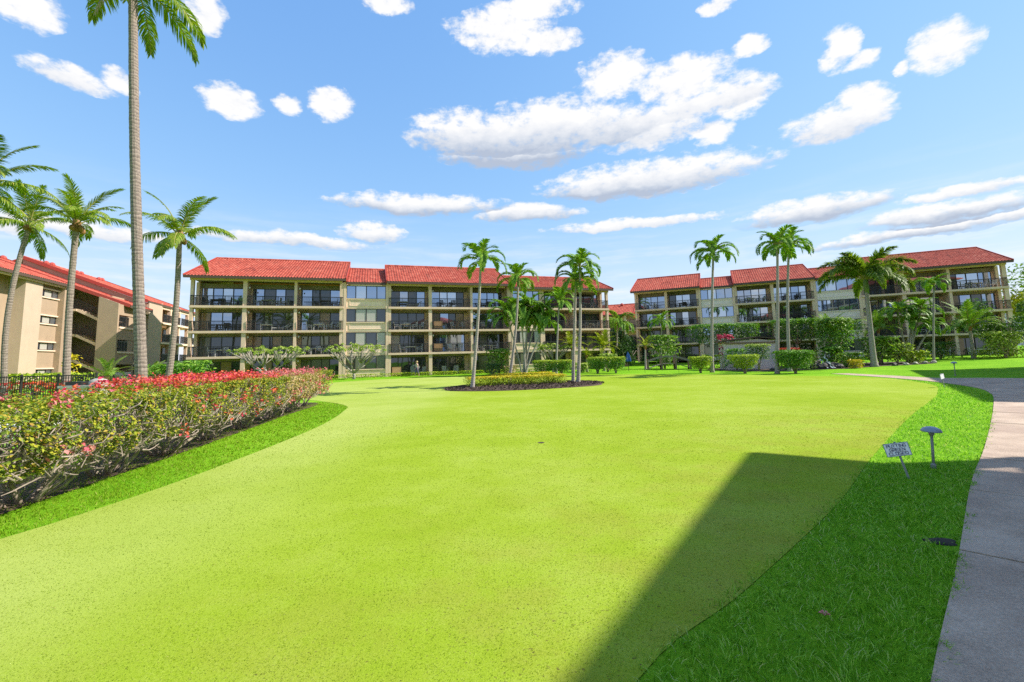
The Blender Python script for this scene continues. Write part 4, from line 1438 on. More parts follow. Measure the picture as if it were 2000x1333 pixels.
def frond_mesh(L, e0, curl, n, ll, lw, droop, seed, mat, plume=False, stem=0.12, fill=1.0, lift=0.0):
    """a pinnate palm leaf: arching midrib along +x, leaflets left and right; origin at the trunk"""
    rng = np.random.default_rng(seed)
    m = 14
    ang = e0
    P = [np.zeros(3)]
    T = []
    side0 = rng.normal(0, 0.05)
    for i in range(m):
        t = (i + 0.5) / m
        a = e0 - curl * t ** 1.35
        d = np.array([math.cos(a), side0 * t, math.sin(a)])
        d /= np.linalg.norm(d)
        T.append(d)
        P.append(P[-1] + d * L / m)
    T.append(T[-1])
    P, T = np.array(P), np.array(T)
    mb = MB()
    mb.tube(P, [0.012 * L * (1 - 0.85 * i / m) + 0.004 for i in range(m + 1)], 4)
    rib = (mb.v, mb.f)
    V, F = [], []
    k = 0
    for s in (-1, 1):
        for j in range(n):
            t = stem + (1 - stem) * (j + rng.uniform(0, 0.8)) / n
            if rng.random() > fill:
                continue
            q = t * m
            i = min(int(q), m - 1)
            p = P[i] + (P[i + 1] - P[i]) * (q - i)
            d = T[i]
            sv = np.array([0.0, s, 0.0])
            sv = sv - d * np.dot(sv, d)
            sv /= np.linalg.norm(sv)
            nn = np.cross(d, sv) * s
            if plume:
                th = rng.uniform(-0.9, 0.9)
                sv = sv * math.cos(th) + nn * math.sin(th)
            al = R(68 - 38 * t + rng.normal(0, 6))
            prof = (0.55 + 0.45 * math.sin(min(1, t * 1.5) * math.pi * 0.5)) * (1.0 - 0.62 * max(0, t - 0.55) / 0.45)
            l = ll * prof * rng.uniform(0.85, 1.1)
            dd = d * math.cos(al) + sv * math.sin(al) + nn * lift
            dd /= np.linalg.norm(dd)
            g = np.array([0, 0, -1.0])
            d2 = dd + g * droop * rng.uniform(0.6, 1.3)
            d2 /= np.linalg.norm(d2)
            d3 = d2 + g * droop * 1.3
            d3 /= np.linalg.norm(d3)
            wv = np.cross(dd, nn)
            wv /= np.linalg.norm(wv) + 1e-9
            w = lw * rng.uniform(0.8, 1.1)
            p1 = p + dd * l * 0.35
            p2 = p1 + d2 * l * 0.35
            p3 = p2 + d3 * l * 0.30
            V += [p - wv * w * 0.3, p + wv * w * 0.3, p1 + wv * w * 0.5, p1 - wv * w * 0.5, p2 + wv * w * 0.38, p2 - wv * w * 0.38, p3]
            F += [(k, k + 1, k + 2, k + 3), (k + 3, k + 2, k + 4, k + 5), (k + 5, k + 4, k + 6)]
            k += 7
    me = bpy.data.meshes.new('frond')
    nb = len(V)
    me.from_pydata([tuple(v) for v in V] + rib[0], [], F + [tuple(i + nb for i in f) for f in rib[1]])
    me.materials.append(MATS[mat])
    me.materials.append(MATS['frond_rib'])
    mi = np.zeros(len(me.polygons), dtype=np.int32)
    mi[len(F):] = 1
    me.polygons.foreach_set('material_index', mi)
    me.update()
    return me


FR = {}


def frond_set(key, specs, **kw):
    FR[key] = [frond_mesh(*s, seed=i * 7 + len(key), **kw) for i, s in enumerate(specs)]


#            L    e0      curl  n   ll    lw    droop
frond_set('coco', [(3.0, R(80), 0.9, 68, 0.70, 0.048, 0.15), (3.0, R(62), 1.2, 70, 0.74, 0.048, 0.30), (3.0, R(44), 1.4, 70, 0.76, 0.048, 0.5),
                   (2.9, R(26), 1.35, 70, 0.76, 0.048, 0.65), (2.8, R(8), 1.15, 68, 0.72, 0.048, 0.8), (2.6, R(-20), 0.95, 64, 0.66, 0.048, 0.8),
                   (3.0, R(52), 1.8, 70, 0.74, 0.048, 0.55)], mat='coco_leaf', fill=0.95)
frond_set('manila', [(1.55, R(76), 1.5, 32, 0.50, 0.085, 0.2), (1.9, R(66), 2.3, 36, 0.54, 0.085, 0.3), (1.95, R(52), 2.5, 36, 0.56, 0.085, 0.35),
                     (1.95, R(38), 2.4, 36, 0.56, 0.085, 0.4), (1.85, R(22), 2.0, 34, 0.54, 0.085, 0.45), (1.6, R(0), 1.3, 30, 0.50, 0.085, 0.45)], mat='palm_leaf', lift=0.3)
frond_set('fox', [(3.6, R(74), 1.3, 150, 0.85, 0.085, 0.15), (4.3, R(58), 1.7, 165, 0.92, 0.085, 0.2), (4.6, R(46), 1.9, 165, 0.92, 0.085, 0.25),
                  (4.6, R(32), 1.85, 165, 0.92, 0.085, 0.3), (4.3, R(18), 1.7, 150, 0.9, 0.085, 0.3)], mat='fox_leaf', plume=True)
frond_set('gold', [(1.5, R(80), 0.7, 24, 0.45, 0.06, 0.1), (1.6, R(60), 1.1, 26, 0.48, 0.06, 0.15), (1.6, R(42), 1.3, 26, 0.48, 0.06, 0.2), (1.5, R(22), 1.3, 24, 0.45, 0.06, 0.25)], mat='palm_yellow', lift=0.2)
frond_set('areca', [(1.9, R(80), 0.9, 28, 0.42, 0.045, 0.15), (2.0, R(62), 1.5, 30, 0.45, 0.045, 0.2), (1.9, R(46), 1.7, 30, 0.45, 0.045, 0.25), (1.8, R(30), 1.6, 28, 0.42, 0.045, 0.3)], mat='big_leaf', lift=0.15)
frond_set('dead', [(2.4, R(-52), 0.5, 36, 0.5, 0.04, 0.9)], mat='dead_leaf', fill=0.7)


def palm(name, label, group, base, top, r0, r1, key, nf, sc, seed, shaft=0.0, trunk='grey_trunk', order=None, nuts=0, bend=0.0, dead=0, flare=1.5):
    """base: world position; top: offset of the crown"""
    rnd = random.Random(seed)
    root = empty(name, base, 0, label, 'palm tree', group)
    H = top[2]
    n = max(10, int(H / (0.10 if trunk == 'coco_trunk' else 0.35)))
    pts, rad = [], []
    bdir = rnd.uniform(0, 6.28)
    for i in range(n + 1):
        t = i / n
        c = bend * math.sin(math.pi * t)
        pts.append((top[0] * t ** 1.15 + c * math.cos(bdir), top[1] * t ** 1.15 + c * math.sin(bdir), -0.15 + (H + 0.15) * t))
        r = r0 + (r1 - r0) * t ** 0.6 + (flare - 1) * r0 * math.exp(-t * H / 0.35)
        if trunk == 'coco_trunk':
            r *= 1.0 + (0.012 if i % 2 else -0.008) + rnd.uniform(-0.03, 0.03)
        rad.append(r)
    MB().tube(pts, rad, 12).build('trunk', trunk, root, smooth=trunk != 'coco_trunk')
    cx, cy, cz = top
    if shaft:
        MB().tube([(cx, cy, cz - shaft * 0.95), (cx, cy, cz - shaft * 0.5), (cx, cy, cz), (cx, cy, cz + 0.25 * sc)],
                  [r1 * 1.05, r1 * 1.5, r1 * 1.1, r1 * 0.4], 10).build('crownshaft', 'crownshaft', root, smooth=True)
    else:
        MB().lathe([(r1 * 0.9, -0.35), (r1 * 1.5, -0.05), (r1 * 1.35, 0.2), (r1 * 0.5, 0.5)], 10, (cx, cy, cz)).build('leaf_base', 'fibre', root)
    S = FR[key]
    a = rnd.uniform(0, 6.28)
    for i in range(nf):
        if order:
            k = order[i % len(order)]
        else:
            k = min(len(S) - 1, int(i * len(S) / nf))
        a += 2.399 + rnd.uniform(-0.25, 0.25)
        s = sc * rnd.uniform(0.88, 1.1)
        o = link_data('frond', S[k], root, (cx + math.cos(a) * r1 * 0.5, cy + math.sin(a) * r1 * 0.5, cz + 0.12 * sc * (1 - k / len(S))),
                      (rnd.uniform(-0.12, 0.12), rnd.uniform(-0.1, 0.1), a))
        o.scale = (s, s, s)
    for i in range(dead):
        aa = rnd.uniform(0, 6.28)
        o = link_data('dead_frond', FR['dead'][0], root, (cx, cy, cz - 0.1), (0, 0, aa))
        o.scale = (sc * 0.9,) * 3
    for i in range(nuts):
        aa = i * 2.4
        MB().lathe([(0.03, -0.14), (0.10, -0.08), (0.125, 0.02), (0.09, 0.12), (0.02, 0.16)], 8).build(
            'coconut', 'fibre', root, smooth=True, loc=(cx + math.cos(aa) * (r1 + 0.12), cy + math.sin(aa) * (r1 + 0.12), cz - 0.18 - 0.1 * (i % 2)))
    return root


CG = 'coconut palms by the left block'
palm('coconut_palm', 'very tall coconut palm whose crown is cut off by the top of the photo', CG, (-13.9, 17.5, 0.0), (-1.55, 0.0, 17.9), 0.205, 0.15, 'coco', 17, 1.3, 6,
     trunk='coco_trunk', order=[0, 1, 2, 3, 4, 5, 2, 4, 5, 3], nuts=6, bend=0.28, dead=1)
palm('coconut_palm', 'slender coconut palm leaning in front of the pale fin wall', CG, (-29.45, 27.0, 0.0), (0.45, 0.0, 10.4), 0.16, 0.12, 'coco', 15, 0.98, 5,
     trunk='coco_trunk', order=[0, 1, 2, 6, 3, 4, 5, 3], nuts=4, bend=0.35)
palm('coconut_palm', 'coconut palm standing in front of the open stair', CG, (-21.1, 22.0, 0.0), (-0.2, 0.0, 8.75), 0.17, 0.12, 'coco', 16, 0.80, 9,
     trunk='coco_trunk', order=[0, 1, 2, 1, 6, 3, 4], nuts=4, bend=0.16)
palm('coconut_palm', 'coconut palm with one hanging frond, right of the tall trunk', CG, (-18.65, 25.0, 0.0), (0.25, 0.0, 8.9), 0.18, 0.125, 'coco', 14, 1.02, 13,
     trunk='coco_trunk', order=[0, 1, 2, 2, 3, 4, 5], nuts=5, bend=0.22)
palm('coconut_palm', 'coconut palm at the left edge, only its frond tips in view', CG, (-23.0, 20.0, 0.0), (-0.9, 0.0, 9.9), 0.18, 0.13, 'coco', 16, 1.05, 17,
     trunk='coco_trunk', order=[0, 1, 2, 6, 3, 4, 5], bend=0.2)

MG = 'slender palms on the lawn'
palm('manila_palm', 'slim palm in front of the yellow bed, leaning right', MG, (-2.37, 26.26, 0), (0.63, 0, 7.35), 0.115, 0.065, 'manila', 13, 0.98, 21, 0.5, bend=0.16)
palm('manila_palm', 'slim palm rising behind the yellow bed hedge', MG, (-0.37, 31.0, 0.0), (0.84, 0, 7.0), 0.115, 0.07, 'manila', 13, 0.95, 22, 0.55, bend=0.18)
palm('manila_palm', 'taller palm of the close pair at the right of the mulch bed', MG, (3.95, 28.9, 0), (0.44, 0, 7.35), 0.125, 0.07, 'manila', 14, 1.02, 23, 0.5, bend=0.10)
palm('manila_palm', 'lower palm of the close pair at the right of the mulch bed', MG, (3.72, 29.4, 0), (0.46, 0, 6.5), 0.11, 0.07, 'manila', 11, 0.92, 24, 0.5, bend=0.08, order=[1, 2, 3, 4, 5, 3])
palm('manila_palm', 'single palm behind the clipped hedge before the middle block', MG, (4.36, 48.0, 0), (0.59, 0, 7.4), 0.13, 0.08, 'manila', 13, 1.25, 25, 0.6)
for i, (dx, dz, s) in enumerate(((-1.5, 6.3, 1.5), (0.85, 6.9, 1.55), (1.45, 6.0, 1.5), (2.4, 5.5, 1.4), (-0.35, 6.6, 1.55), (0.2, 5.6, 1.35))):
    palm('manila_palm', '%s stem of the fanned palm clump before the middle block' % ('leftmost leaning', 'tallest upright', 'right-leaning inner', 'rightmost leaning', 'upright inner', 'shortest inner')[i],
         'palm clump before the middle block', (1.0 + 0.09 * i - 0.1, 49.0 + 0.25 * (i % 3), 0), (dx, 0.2 * (i % 2), dz), 0.10, 0.07, 'manila', 12, s, 31 + i, 0.5)
palm('manila_palm', 'palm in the gap between the two large blocks', MG, (14.6, 66.0, 0.1), (0.5, 0, 6.2), 0.14, 0.09, 'manila', 15, 1.6, 41, 0.6, order=[0, 1, 2, 3, 4, 5, 4, 3])
palm('manila_palm', 'tall single palm beside the lime clipped bush', MG, (17.56, 41.25, 0), (0.91, 0, 10.7), 0.165, 0.09, 'manila', 15, 1.38, 42, 0.7, bend=0.12)
palm('manila_palm', 'tallest palm, trunk base against the dark green bush', MG, (20.44, 36.2, 0), (0.94, 0, 10.1), 0.16, 0.09, 'manila', 14, 1.22, 43, 0.7, bend=0.08)
palm('manila_palm', 'palm rising from behind the dark green bush', MG, (23.1, 39.0, 0), (0.92, 0, 10.65), 0.16, 0.09, 'manila', 14, 1.25, 44, 0.7, bend=0.10)
palm('manila_palm', 'small palm close to the left end of the shaded block', MG, (19.6, 62.0, 0.1), (0.5, 0, 5.9), 0.12, 0.08, 'manila', 12, 1.25, 45, 0.5)
palm('foxtail_palm', 'broad bushy-fronded palm with a thick trunk beside the far path', None, (33.17, 42.83, 0.06), (0.08, 0, 8.1), 0.27, 0.16, 'fox', 20, 1.0, 46, 1.4, flare=1.6,
     order=[0, 1, 2, 3, 2, 3, 1, 2, 4])
for i, (dx, dz, s) in enumerate(((-0.4, 5.2, 1.15), (1.2, 4.9, 1.15), (2.65, 3.6, 1.0), (2.0, 5.5, 1.1), (0.7, 4.0, 0.95))):
    palm('manila_palm', '%s stem of the pale-trunked palm clump by the shaded lawn' % ('leftmost', 'middle', 'lowest drooping', 'right leaning', 'short inner')[i],
         'palm clump by the shaded lawn', (39.8 + 0.08 * i, 47.0 + 0.2 * (i % 2), 0.15), (dx, 0, dz), 0.10, 0.07, 'manila', 11, s, 51 + i, 0.4)
palm('manila_palm', 'thin palm standing right of the bushy-fronded palm', MG, (40.6, 45.0, 0.1), (1.0, 0, 7.6), 0.11, 0.07, 'manila', 12, 1.05, 57, 0.5, order=[0, 1, 2, 3, 2])
for i, (b, t, s, nf, lb) in enumerate((((6.46, 51.0, 0), (0, 0, 2.7), 1.2, 16, 'golden-leaved palm behind the paired lawn palms'), ((10.33, 53.0, 0), (0, 0, 2.6), 1.35, 18, 'golden-leaved palm at the right end of the middle block'),
                                       ((8.2, 52.0, 0), (0, 0, 1.7), 0.7, 12, 'smallest yellow palm between the two golden palms'), ((15.3, 54.0, 0), (0.1, 0, 2.6), 0.9, 11, 'yellowing young palm left of the footbridge'))):
    palm('golden_palm', lb, 'golden palms', b, t, 0.12, 0.09, 'gold', nf, s, 61 + i)
palm('areca_palm', 'low shaggy palm inside the pool garden below the stair', None, (-35.0, 40.0, 0), (0, 0, 0.8), 0.15, 0.1, 'areca', 14, 1.15, 66)
palm('areca_palm', 'low shaggy palm beside the tan wall of the left block', None, (-35.5, 45.5, 0), (0, 0, 0.6), 0.15, 0.1, 'areca', 14, 1.1, 67)
palm('areca_palm', 'leafy palm thicket against the right end of the shaded block', None, (48.5, 49.0, 0.4), (0, 0, 3.2), 0.2, 0.12, 'areca', 26, 1.7, 68, order=[0, 1, 2, 3, 2, 3])
palm('areca_palm', 'bright fan of palm leaves left of the foxtail trunk', None, (32.6, 47.5, 0.1), (0, 0, 3.2), 0.12, 0.1, 'areca', 20, 1.25, 69)
palm('areca_palm', 'bright fan of palm leaves right of the foxtail trunk', None, (37.2, 47.0, 0.1), (0, 0, 3.4), 0.12, 0.1, 'areca', 20, 1.3, 70)


# ---------------------------------------------------------------- shrubs
def shrub_points(n, rx, ry, z0, z1, taper, seed, box=0.5, rough=0.10, shell=0.45):
    """points through a clipped crown: wider at the top by taper, flat-topped, denser near the skin"""
    rng = np.random.default_rng(seed)
    a = rng.uniform(0, 2 * np.pi, n)
    h = rng.uniform(0, 1, n) ** 0.8
    cap = rng.random(n) < 0.35
    h = np.where(cap, 1 - 0.08 * rng.random(n), h)
    r = rng.uniform(0, 1, n) ** shell
    r = np.where(cap, rng.uniform(0, 1, n) ** 0.5, r)
    c, s = np.cos(a), np.sin(a)
    k = np.maximum(np.abs(c), np.abs(s))
    sq = (1 - box) + box / k                     # round to square plan
    wob = 1 + rough * np.sin(a * 3 + seed) + rough * 0.8 * np.sin(a * 7 + h * 5) + rng.normal(0, rough * 0.5, n)
    prof = (1 - taper) + taper * h ** 0.7
    prof = prof * np.where(h > 0.9, 1 - (h - 0.9) * 1.6, 1)
    R_ = r * sq * wob * prof
    z = z0 + (z1 - z0) * h + rng.normal(0, 0.03, n) * (z1 - z0)
    pts = np.stack([c * R_ * rx, s * R_ * ry, z], 1)
    out = np.stack([c * r, s * r, np.where(cap, 1.2, 0.25)], 1)
    return pts, out


def stems(root, z1, spread, n, r, seed, mat='bark'):
    rnd = random.Random(seed)
    mb = MB()
    for i in range(n):
        a = 6.28 * i / n + rnd.uniform(-0.4, 0.4)
        q = [(math.cos(a) * 0.05, math.sin(a) * 0.05, -0.08)]
        for k in range(1, 5):
            t = k / 4
            q.append((math.cos(a) * spread * t ** 1.3 + rnd.uniform(-0.04, 0.04), math.sin(a) * spread * t ** 1.3 + rnd.uniform(-0.04, 0.04), z1 * t))
        mb.tube(q, [r * (1 - 0.6 * k / 4) for k in range(5)], 5)
    mb.build('stem', mat, root, smooth=True)


def bush(name, label, cat, loc, rx, ry, z0, z1, mat, leaf, n, seed, taper=0.35, box=0.5, topmat=None, stem=True, group=None, rough=0.08, rz=0.0, aspect=0.55):
    root = empty(name, loc, rz, label, cat, group)
    p, o = shrub_points(n, rx, ry, z0, z1, taper, seed, box, rough)
    if topmat:
        tz = z0 + (z1 - z0) * 0.80
        hi = p[:, 2] > tz + np.random.default_rng(seed).normal(0, (z1 - z0) * 0.10, n)
        link_data('foliage', leaf_mesh('foliage', p[~hi], leaf, mat, seed, 0.3, aspect, outward=o[~hi]), root)
        link_data('new_growth', leaf_mesh('new_growth', p[hi], leaf, topmat, seed + 1, 0.6, aspect, outward=o[hi]), root)
    else:
        link_data('foliage', leaf_mesh('foliage', p, leaf, mat, seed, 0.3, aspect, outward=o), root)
    if stem:
        stems(root, z0 + (z1 - z0) * 0.55, min(rx, ry) * 0.55, 7, 0.045, seed)
    return root


BG = 'clipped bushes at the edge of the green'
bush('clipped_bush', 'left bush of the joined pair behind the yellow bed', 'bush', (2.75, 44, 0), 1.0, 0.85, 0.35, 1.42, 'clip_green', 0.13, 2600, 101, topmat='clip_lime', group=BG)
bush('clipped_bush', 'right bush of the joined pair behind the yellow bed', 'bush', (4.5, 44, 0), 1.05, 0.85, 0.35, 1.40, 'clip_green', 0.13, 2600, 102, topmat='clip_lime', group=BG)
bush('clipped_bush', 'left bush of the pair near the end of the middle block', 'bush', (8.29, 46, 0), 1.08, 0.95, 0.40, 1.58, 'clip_green', 0.13, 2600, 103, topmat='clip_lime', group=BG)
bush('clipped_bush', 'right bush of the pair near the end of the middle block', 'bush', (9.98, 45.5, 0), 1.0, 0.9, 0.40, 1.55, 'clip_green', 0.13, 2600, 104, topmat='clip_lime', group=BG)
bush('clipped_bush', 'lime clipped bush at the foot of the tall single palm', 'bush', (16.45, 41, 0), 0.98, 0.85, 0.42, 1.40, 'clip_lime', 0.13, 2600, 105, group=BG)
bush('clipped_bush', 'wedge-shaped lime bush in front of the pale garden wall', 'bush', (18.66, 37.6, 0), 1.28, 0.95, 0.40, 1.48, 'clip_lime', 0.12, 3200, 106, taper=0.6, group=BG)
bush('clipped_bush', 'large flat-topped dark green bush beside the tallest palm', 'bush', (21.4, 35.4, 0), 1.45, 1.1, 0.38, 1.70, 'clip_green', 0.13, 5200, 107, taper=0.4, group=BG)
bush('round_bush', 'small round brownish bush on a stem before the garden wall', 'bush', (21.6, 41.0, 0.25), 1.05, 0.95, 0.75, 2.1, 'clip_dark', 0.13, 2400, 108, taper=0.1, box=0.1, topmat='plumeria_leaf')
bush('ixora_bed', 'clump of red flowers behind the large dark green bush', 'flowers', (23.72, 40.0, 0.2), 1.0, 0.6, 0.9, 1.75, 'clip_green', 0.12, 1000, 109, taper=0.2, topmat='red_leaf')
bush('ti_plant', 'magenta-leaved plant at the left end of the garden wall', 'plant', (21.8, 47.6, 0.0), 0.85, 0.7, 1.2, 3.5, 'magenta_leaf', 0.26, 320, 110, taper=0.2, box=0.1)
bush('croton_bush', 'green shrub under the magenta plant by the garden wall', 'bush', (21.6, 45.0, 0.0), 1.1, 0.8, 0.2, 2.0, 'clip_green', 0.2, 800, 111, taper=-0.1, box=0.1)
# clipped small trees
for i, (lb, loc, rx, ry, z0, z1, mt, tp, lf, n) in enumerate((
        ('long flat-clipped tree above the garden wall', (23.8, 52, 0.0), 4.0, 1.5, 2.75, 4.85, 'clip_dark', 'clip_green', 0.22, 5200),
        ('flat-clipped dark tree behind the tallest palm trunks', (30.0, 49, 0.05), 2.6, 1.5, 2.8, 4.95, 'clip_dark', 'clip_green', 0.20, 4200),
        ('looser light green tree right of the flat-clipped tree', (31.9, 46, 0.05), 1.75, 1.4, 1.7, 4.7, 'clip_green', 'big_leaf', 0.24, 2600),
        ('dark clipped tree partly behind the foxtail trunk', (35.7, 50.5, 0.15), 2.3, 1.4, 2.6, 4.7, 'clip_dark', None, 0.20, 3000))):
    r_ = bush('clipped_tree', lb, 'tree', loc, rx, ry, z0, z1, mt, lf, n, 120 + i, taper=0.12, box=0.6 if i != 2 else 0.1, topmat=tp, stem=False, group='clipped small trees')
    rnd = random.Random(i)
    t = MB()
    t.tube([(0.1, 0, -0.1), (0.0, 0.05, 1.0), (0.1, 0, z0 + 0.3)], [0.17, 0.13, 0.12], 8)
    for k in range(6):
        a = k * 1.05 + 0.3
        t.tube([(0.1, 0, z0 - 0.5), (0.1 + math.cos(a) * rx * 0.3, math.sin(a) * ry * 0.3, z0 + 0.3), (math.cos(a) * rx * 0.65, math.sin(a) * ry * 0.65, z0 + 1.1)], [0.08, 0.06, 0.03], 5)
    t.build('trunk', 'bark', r_, smooth=True)


# dark trees closing the gap between blocks and behind the right-hand block
def wild_tree(label, loc, rad, h0, h1, mat, seed, n=2600, leaf=0.4, topmat=None):
    root = empty('shade_tree', loc, 0, label, 'tree', 'background trees')
    rng = np.random.default_rng(seed)
    P = []
    for k in range(16):
        c = np.array([rng.normal(0, rad * 0.42), rng.normal(0, rad * 0.42), rng.uniform(h0, h1)])
        r = rad * rng.uniform(0.25, 0.48)
        d = rng.normal(size=(n // 16, 3))
        d /= np.linalg.norm(d, axis=1)[:, None]
        P.append(c + d * r * rng.uniform(0.5, 1.0, (n // 16, 1)))
    P = np.concatenate(P)
    link_data('crown', leaf_mesh('crown', P, leaf, mat, seed, 0.5), root)
    t = MB()
    t.tube([(0, 0, -0.2), (0.1, 0.1, h0 * 0.6), (0.0, 0.1, (h0 + h1) / 2)], [0.28, 0.2, 0.12], 8)
    for k in range(6):
        a = k * 1.05
        t.tube([(0.05, 0.1, h0 * 0.6), (math.cos(a) * rad * 0.3, math.sin(a) * rad * 0.3, h0 + 0.5), (math.cos(a) * rad * 0.6, math.sin(a) * rad * 0.6, (h0 + h1) / 2)], [0.12, 0.08, 0.03], 5)
    t.build('trunk', 'bark', root, smooth=True)


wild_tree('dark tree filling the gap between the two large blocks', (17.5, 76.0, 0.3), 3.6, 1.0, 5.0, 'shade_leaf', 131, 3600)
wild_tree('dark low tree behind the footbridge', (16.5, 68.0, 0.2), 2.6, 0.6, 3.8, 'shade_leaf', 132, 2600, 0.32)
wild_tree('dark shrubby tree against the right end of the shaded block', (53.0, 49.5, 0.5), 3.0, 1.2, 5.2, 'clip_dark', 133, 4200, 0.28)
wild_tree('green tree behind the right end of the shaded block', (69.0, 61.0, 0.7), 4.2, 5.0, 11.0, 'big_leaf', 134, 3600, 0.42)
wild_tree('yellow green tree low at the right edge behind the shaded block', (66.0, 58.0, 0.7), 3.0, 4.0, 7.5, 'clip_lime', 135, 2600, 0.36)

# garden shrubs along the far bed
GS = 'mixed garden shrubs along the far bed'
spec = [('leafy lime philodendron left of the foxtail trunk base', (31.6, 43.6, 0.05), 1.1, 0.9, 0.0, 1.3, 'big_leaf', 0.30, 650),
        ('tallest leafy shrub right of the foxtail trunk', (35.6, 45.2, 0.1), 1.5, 1.1, 0.5, 2.7, 'big_leaf', 0.34, 1000),
        ('yellow-green leafy shrub in the middle of the far bed', (37.6, 45.6, 0.1), 1.3, 1.0, 0.4, 2.0, 'plumeria_leaf', 0.32, 800),
        ('low yellow shrub before the palm clump', (39.3, 45.4, 0.1), 1.0, 0.8, 0.0, 1.25, 'clip_lime', 0.26, 700),
        ('golden low plant beside the waterfall rocks', (30.4, 41.4, 0.02), 0.6, 0.5, 0.0, 0.75, 'clip_yellow', 0.2, 380),
        ('grey-green shrub left of the waterfall rocks', (26.6, 42.2, 0.02), 1.0, 0.8, 0.1, 1.5, 'plumeria_leaf', 0.24, 700),
        ('spiky green plant right of the waterfall rocks', (31.2, 45.4, 0.05), 1.3, 0.9, 0.0, 1.9, 'clip_green', 0.34, 700),
        ('pale leafy shrub under the trees at the right edge', (50.2, 47.4, 0.45), 2.2, 1.2, 0.5, 2.6, 'plumeria_leaf', 0.28, 1500),
        ('dark green shrub beside the ground-floor column of the shaded block', (46.3, 50.4, 0.4), 1.5, 1.0, 0.1, 1.8, 'clip_dark', 0.24, 1000),
        ('leafy bright green plant beside the palm clump of the middle block', (-1.5, 48.4, 0), 1.2, 1.0, 0.5, 2.6, 'big_leaf', 0.36, 520),
        ('dark round bush under the leafy plant before the middle block', (-2.1, 47.4, 0), 0.85, 0.8, 0.0, 1.15, 'shade_leaf', 0.15, 1200),
        ('brownish bush left of the fanned palm stems', (-0.4, 47.8, 0), 0.8, 0.7, 0.0, 0.95, 'hedge_leaf_dry', 0.15, 900),
        ('tall leafy green shrub left of the footbridge', (18.5, 57.0, 0.05), 1.7, 1.3, 1.3, 3.9, 'big_leaf', 0.40, 900),
        ('round green shrub seen through the footbridge rails', (17.9, 55.0, 0.02), 1.1, 0.8, 0.2, 1.6, 'clip_green', 0.24, 600),
        ('yellow shrub behind the right bush pair', (10.0, 49.5, 0), 0.9, 0.7, 0.1, 1.9, 'plumeria_leaf', 0.26, 520),
        ('pale variegated shrub at the foot of the golden palm', (7.2, 49.5, 0), 1.1, 0.7, 0.0, 1.0, 'plumeria_leaf', 0.24, 520),
        ('low lime hedge in front of the shed door', (20.2, 47.0, 0), 1.1, 0.6, 0.0, 1.5, 'clip_lime', 0.20, 600),
        ('yellow-leaved croton at the foot of the left block', (-39.6, 41.5, 0), 0.55, 0.55, 0.2, 3.0, 'clip_yellow', 0.34, 130),
        ('green croton hedge inside the iron fence', (-34.0, 33.0, 0), 3.6, 0.8, 0.0, 1.45, 'clip_lime', 0.28, 1500),
        ('dark leafy shrub under the tall palm by the fence', (-30.5, 42.0, 0), 2.4, 1.2, 0.0, 1.9, 'clip_green', 0.32, 1200),
        ('dark leafy shrub between the left and middle blocks', (-31.0, 45.0, 0), 1.8, 1.0, 0.0, 2.2, 'clip_green', 0.32, 900),
        ('red ti plant clump behind the near iron fence', (-22.6, 21.8, 0), 2.0, 0.5, 0.2, 1.15, 'red_leaf', 0.26, 200),
        ('second red ti plant clump nearer the tall palm', (-18.8, 21.4, 0), 1.0, 0.5, 0.2, 1.15, 'red_leaf', 0.26, 120)]
for i, (lb, loc, rx, ry, z0, z1, mt, lf, n) in enumerate(spec):
    bush('garden_shrub', lb, 'shrub', loc, rx, ry, z0, z1, mt, lf, n, 140 + i, taper=0.05, box=0.15, rough=0.2, group=GS, aspect=0.42)
# low hedges along the ground-floor patios and the right-hand lawn
LG_ = 'low patio hedges'
th_m = math.atan2(0.29466, 0.9556)
for i, (u, ln) in enumerate(((14.0, 2.6), (17.6, 2.2), (21.4, 1.6), (24.4, 1.4), (26.6, 1.1), (29.4, 1.5), (32.6, 1.5), (36.0, 1.4))):
    w = -2.2
    x, y = -33.6 + u * 0.9556 + w * -0.29466, 47.6 + u * 0.29466 + w * 0.9556
    bush('patio_hedge', '%s low yellow-green hedge along the middle block, counted from the left' % NTH[i], 'hedge', (x, y, 0), ln, 0.35, 0.0, 0.42, 'clip_lime', 0.12, 900, 170 + i, taper=0.1, box=0.9,
         stem=False, group=LG_, rz=th_m)
bush('patio_hedge', 'low lime hedge along the shaded lawn at the right edge', 'hedge', (51.5, 47.6, 0.45), 3.6, 0.6, 0.0, 0.85, 'clip_lime', 0.16, 1700, 180, taper=0.1, box=0.8, stem=False, group=LG_, rz=-0.3)


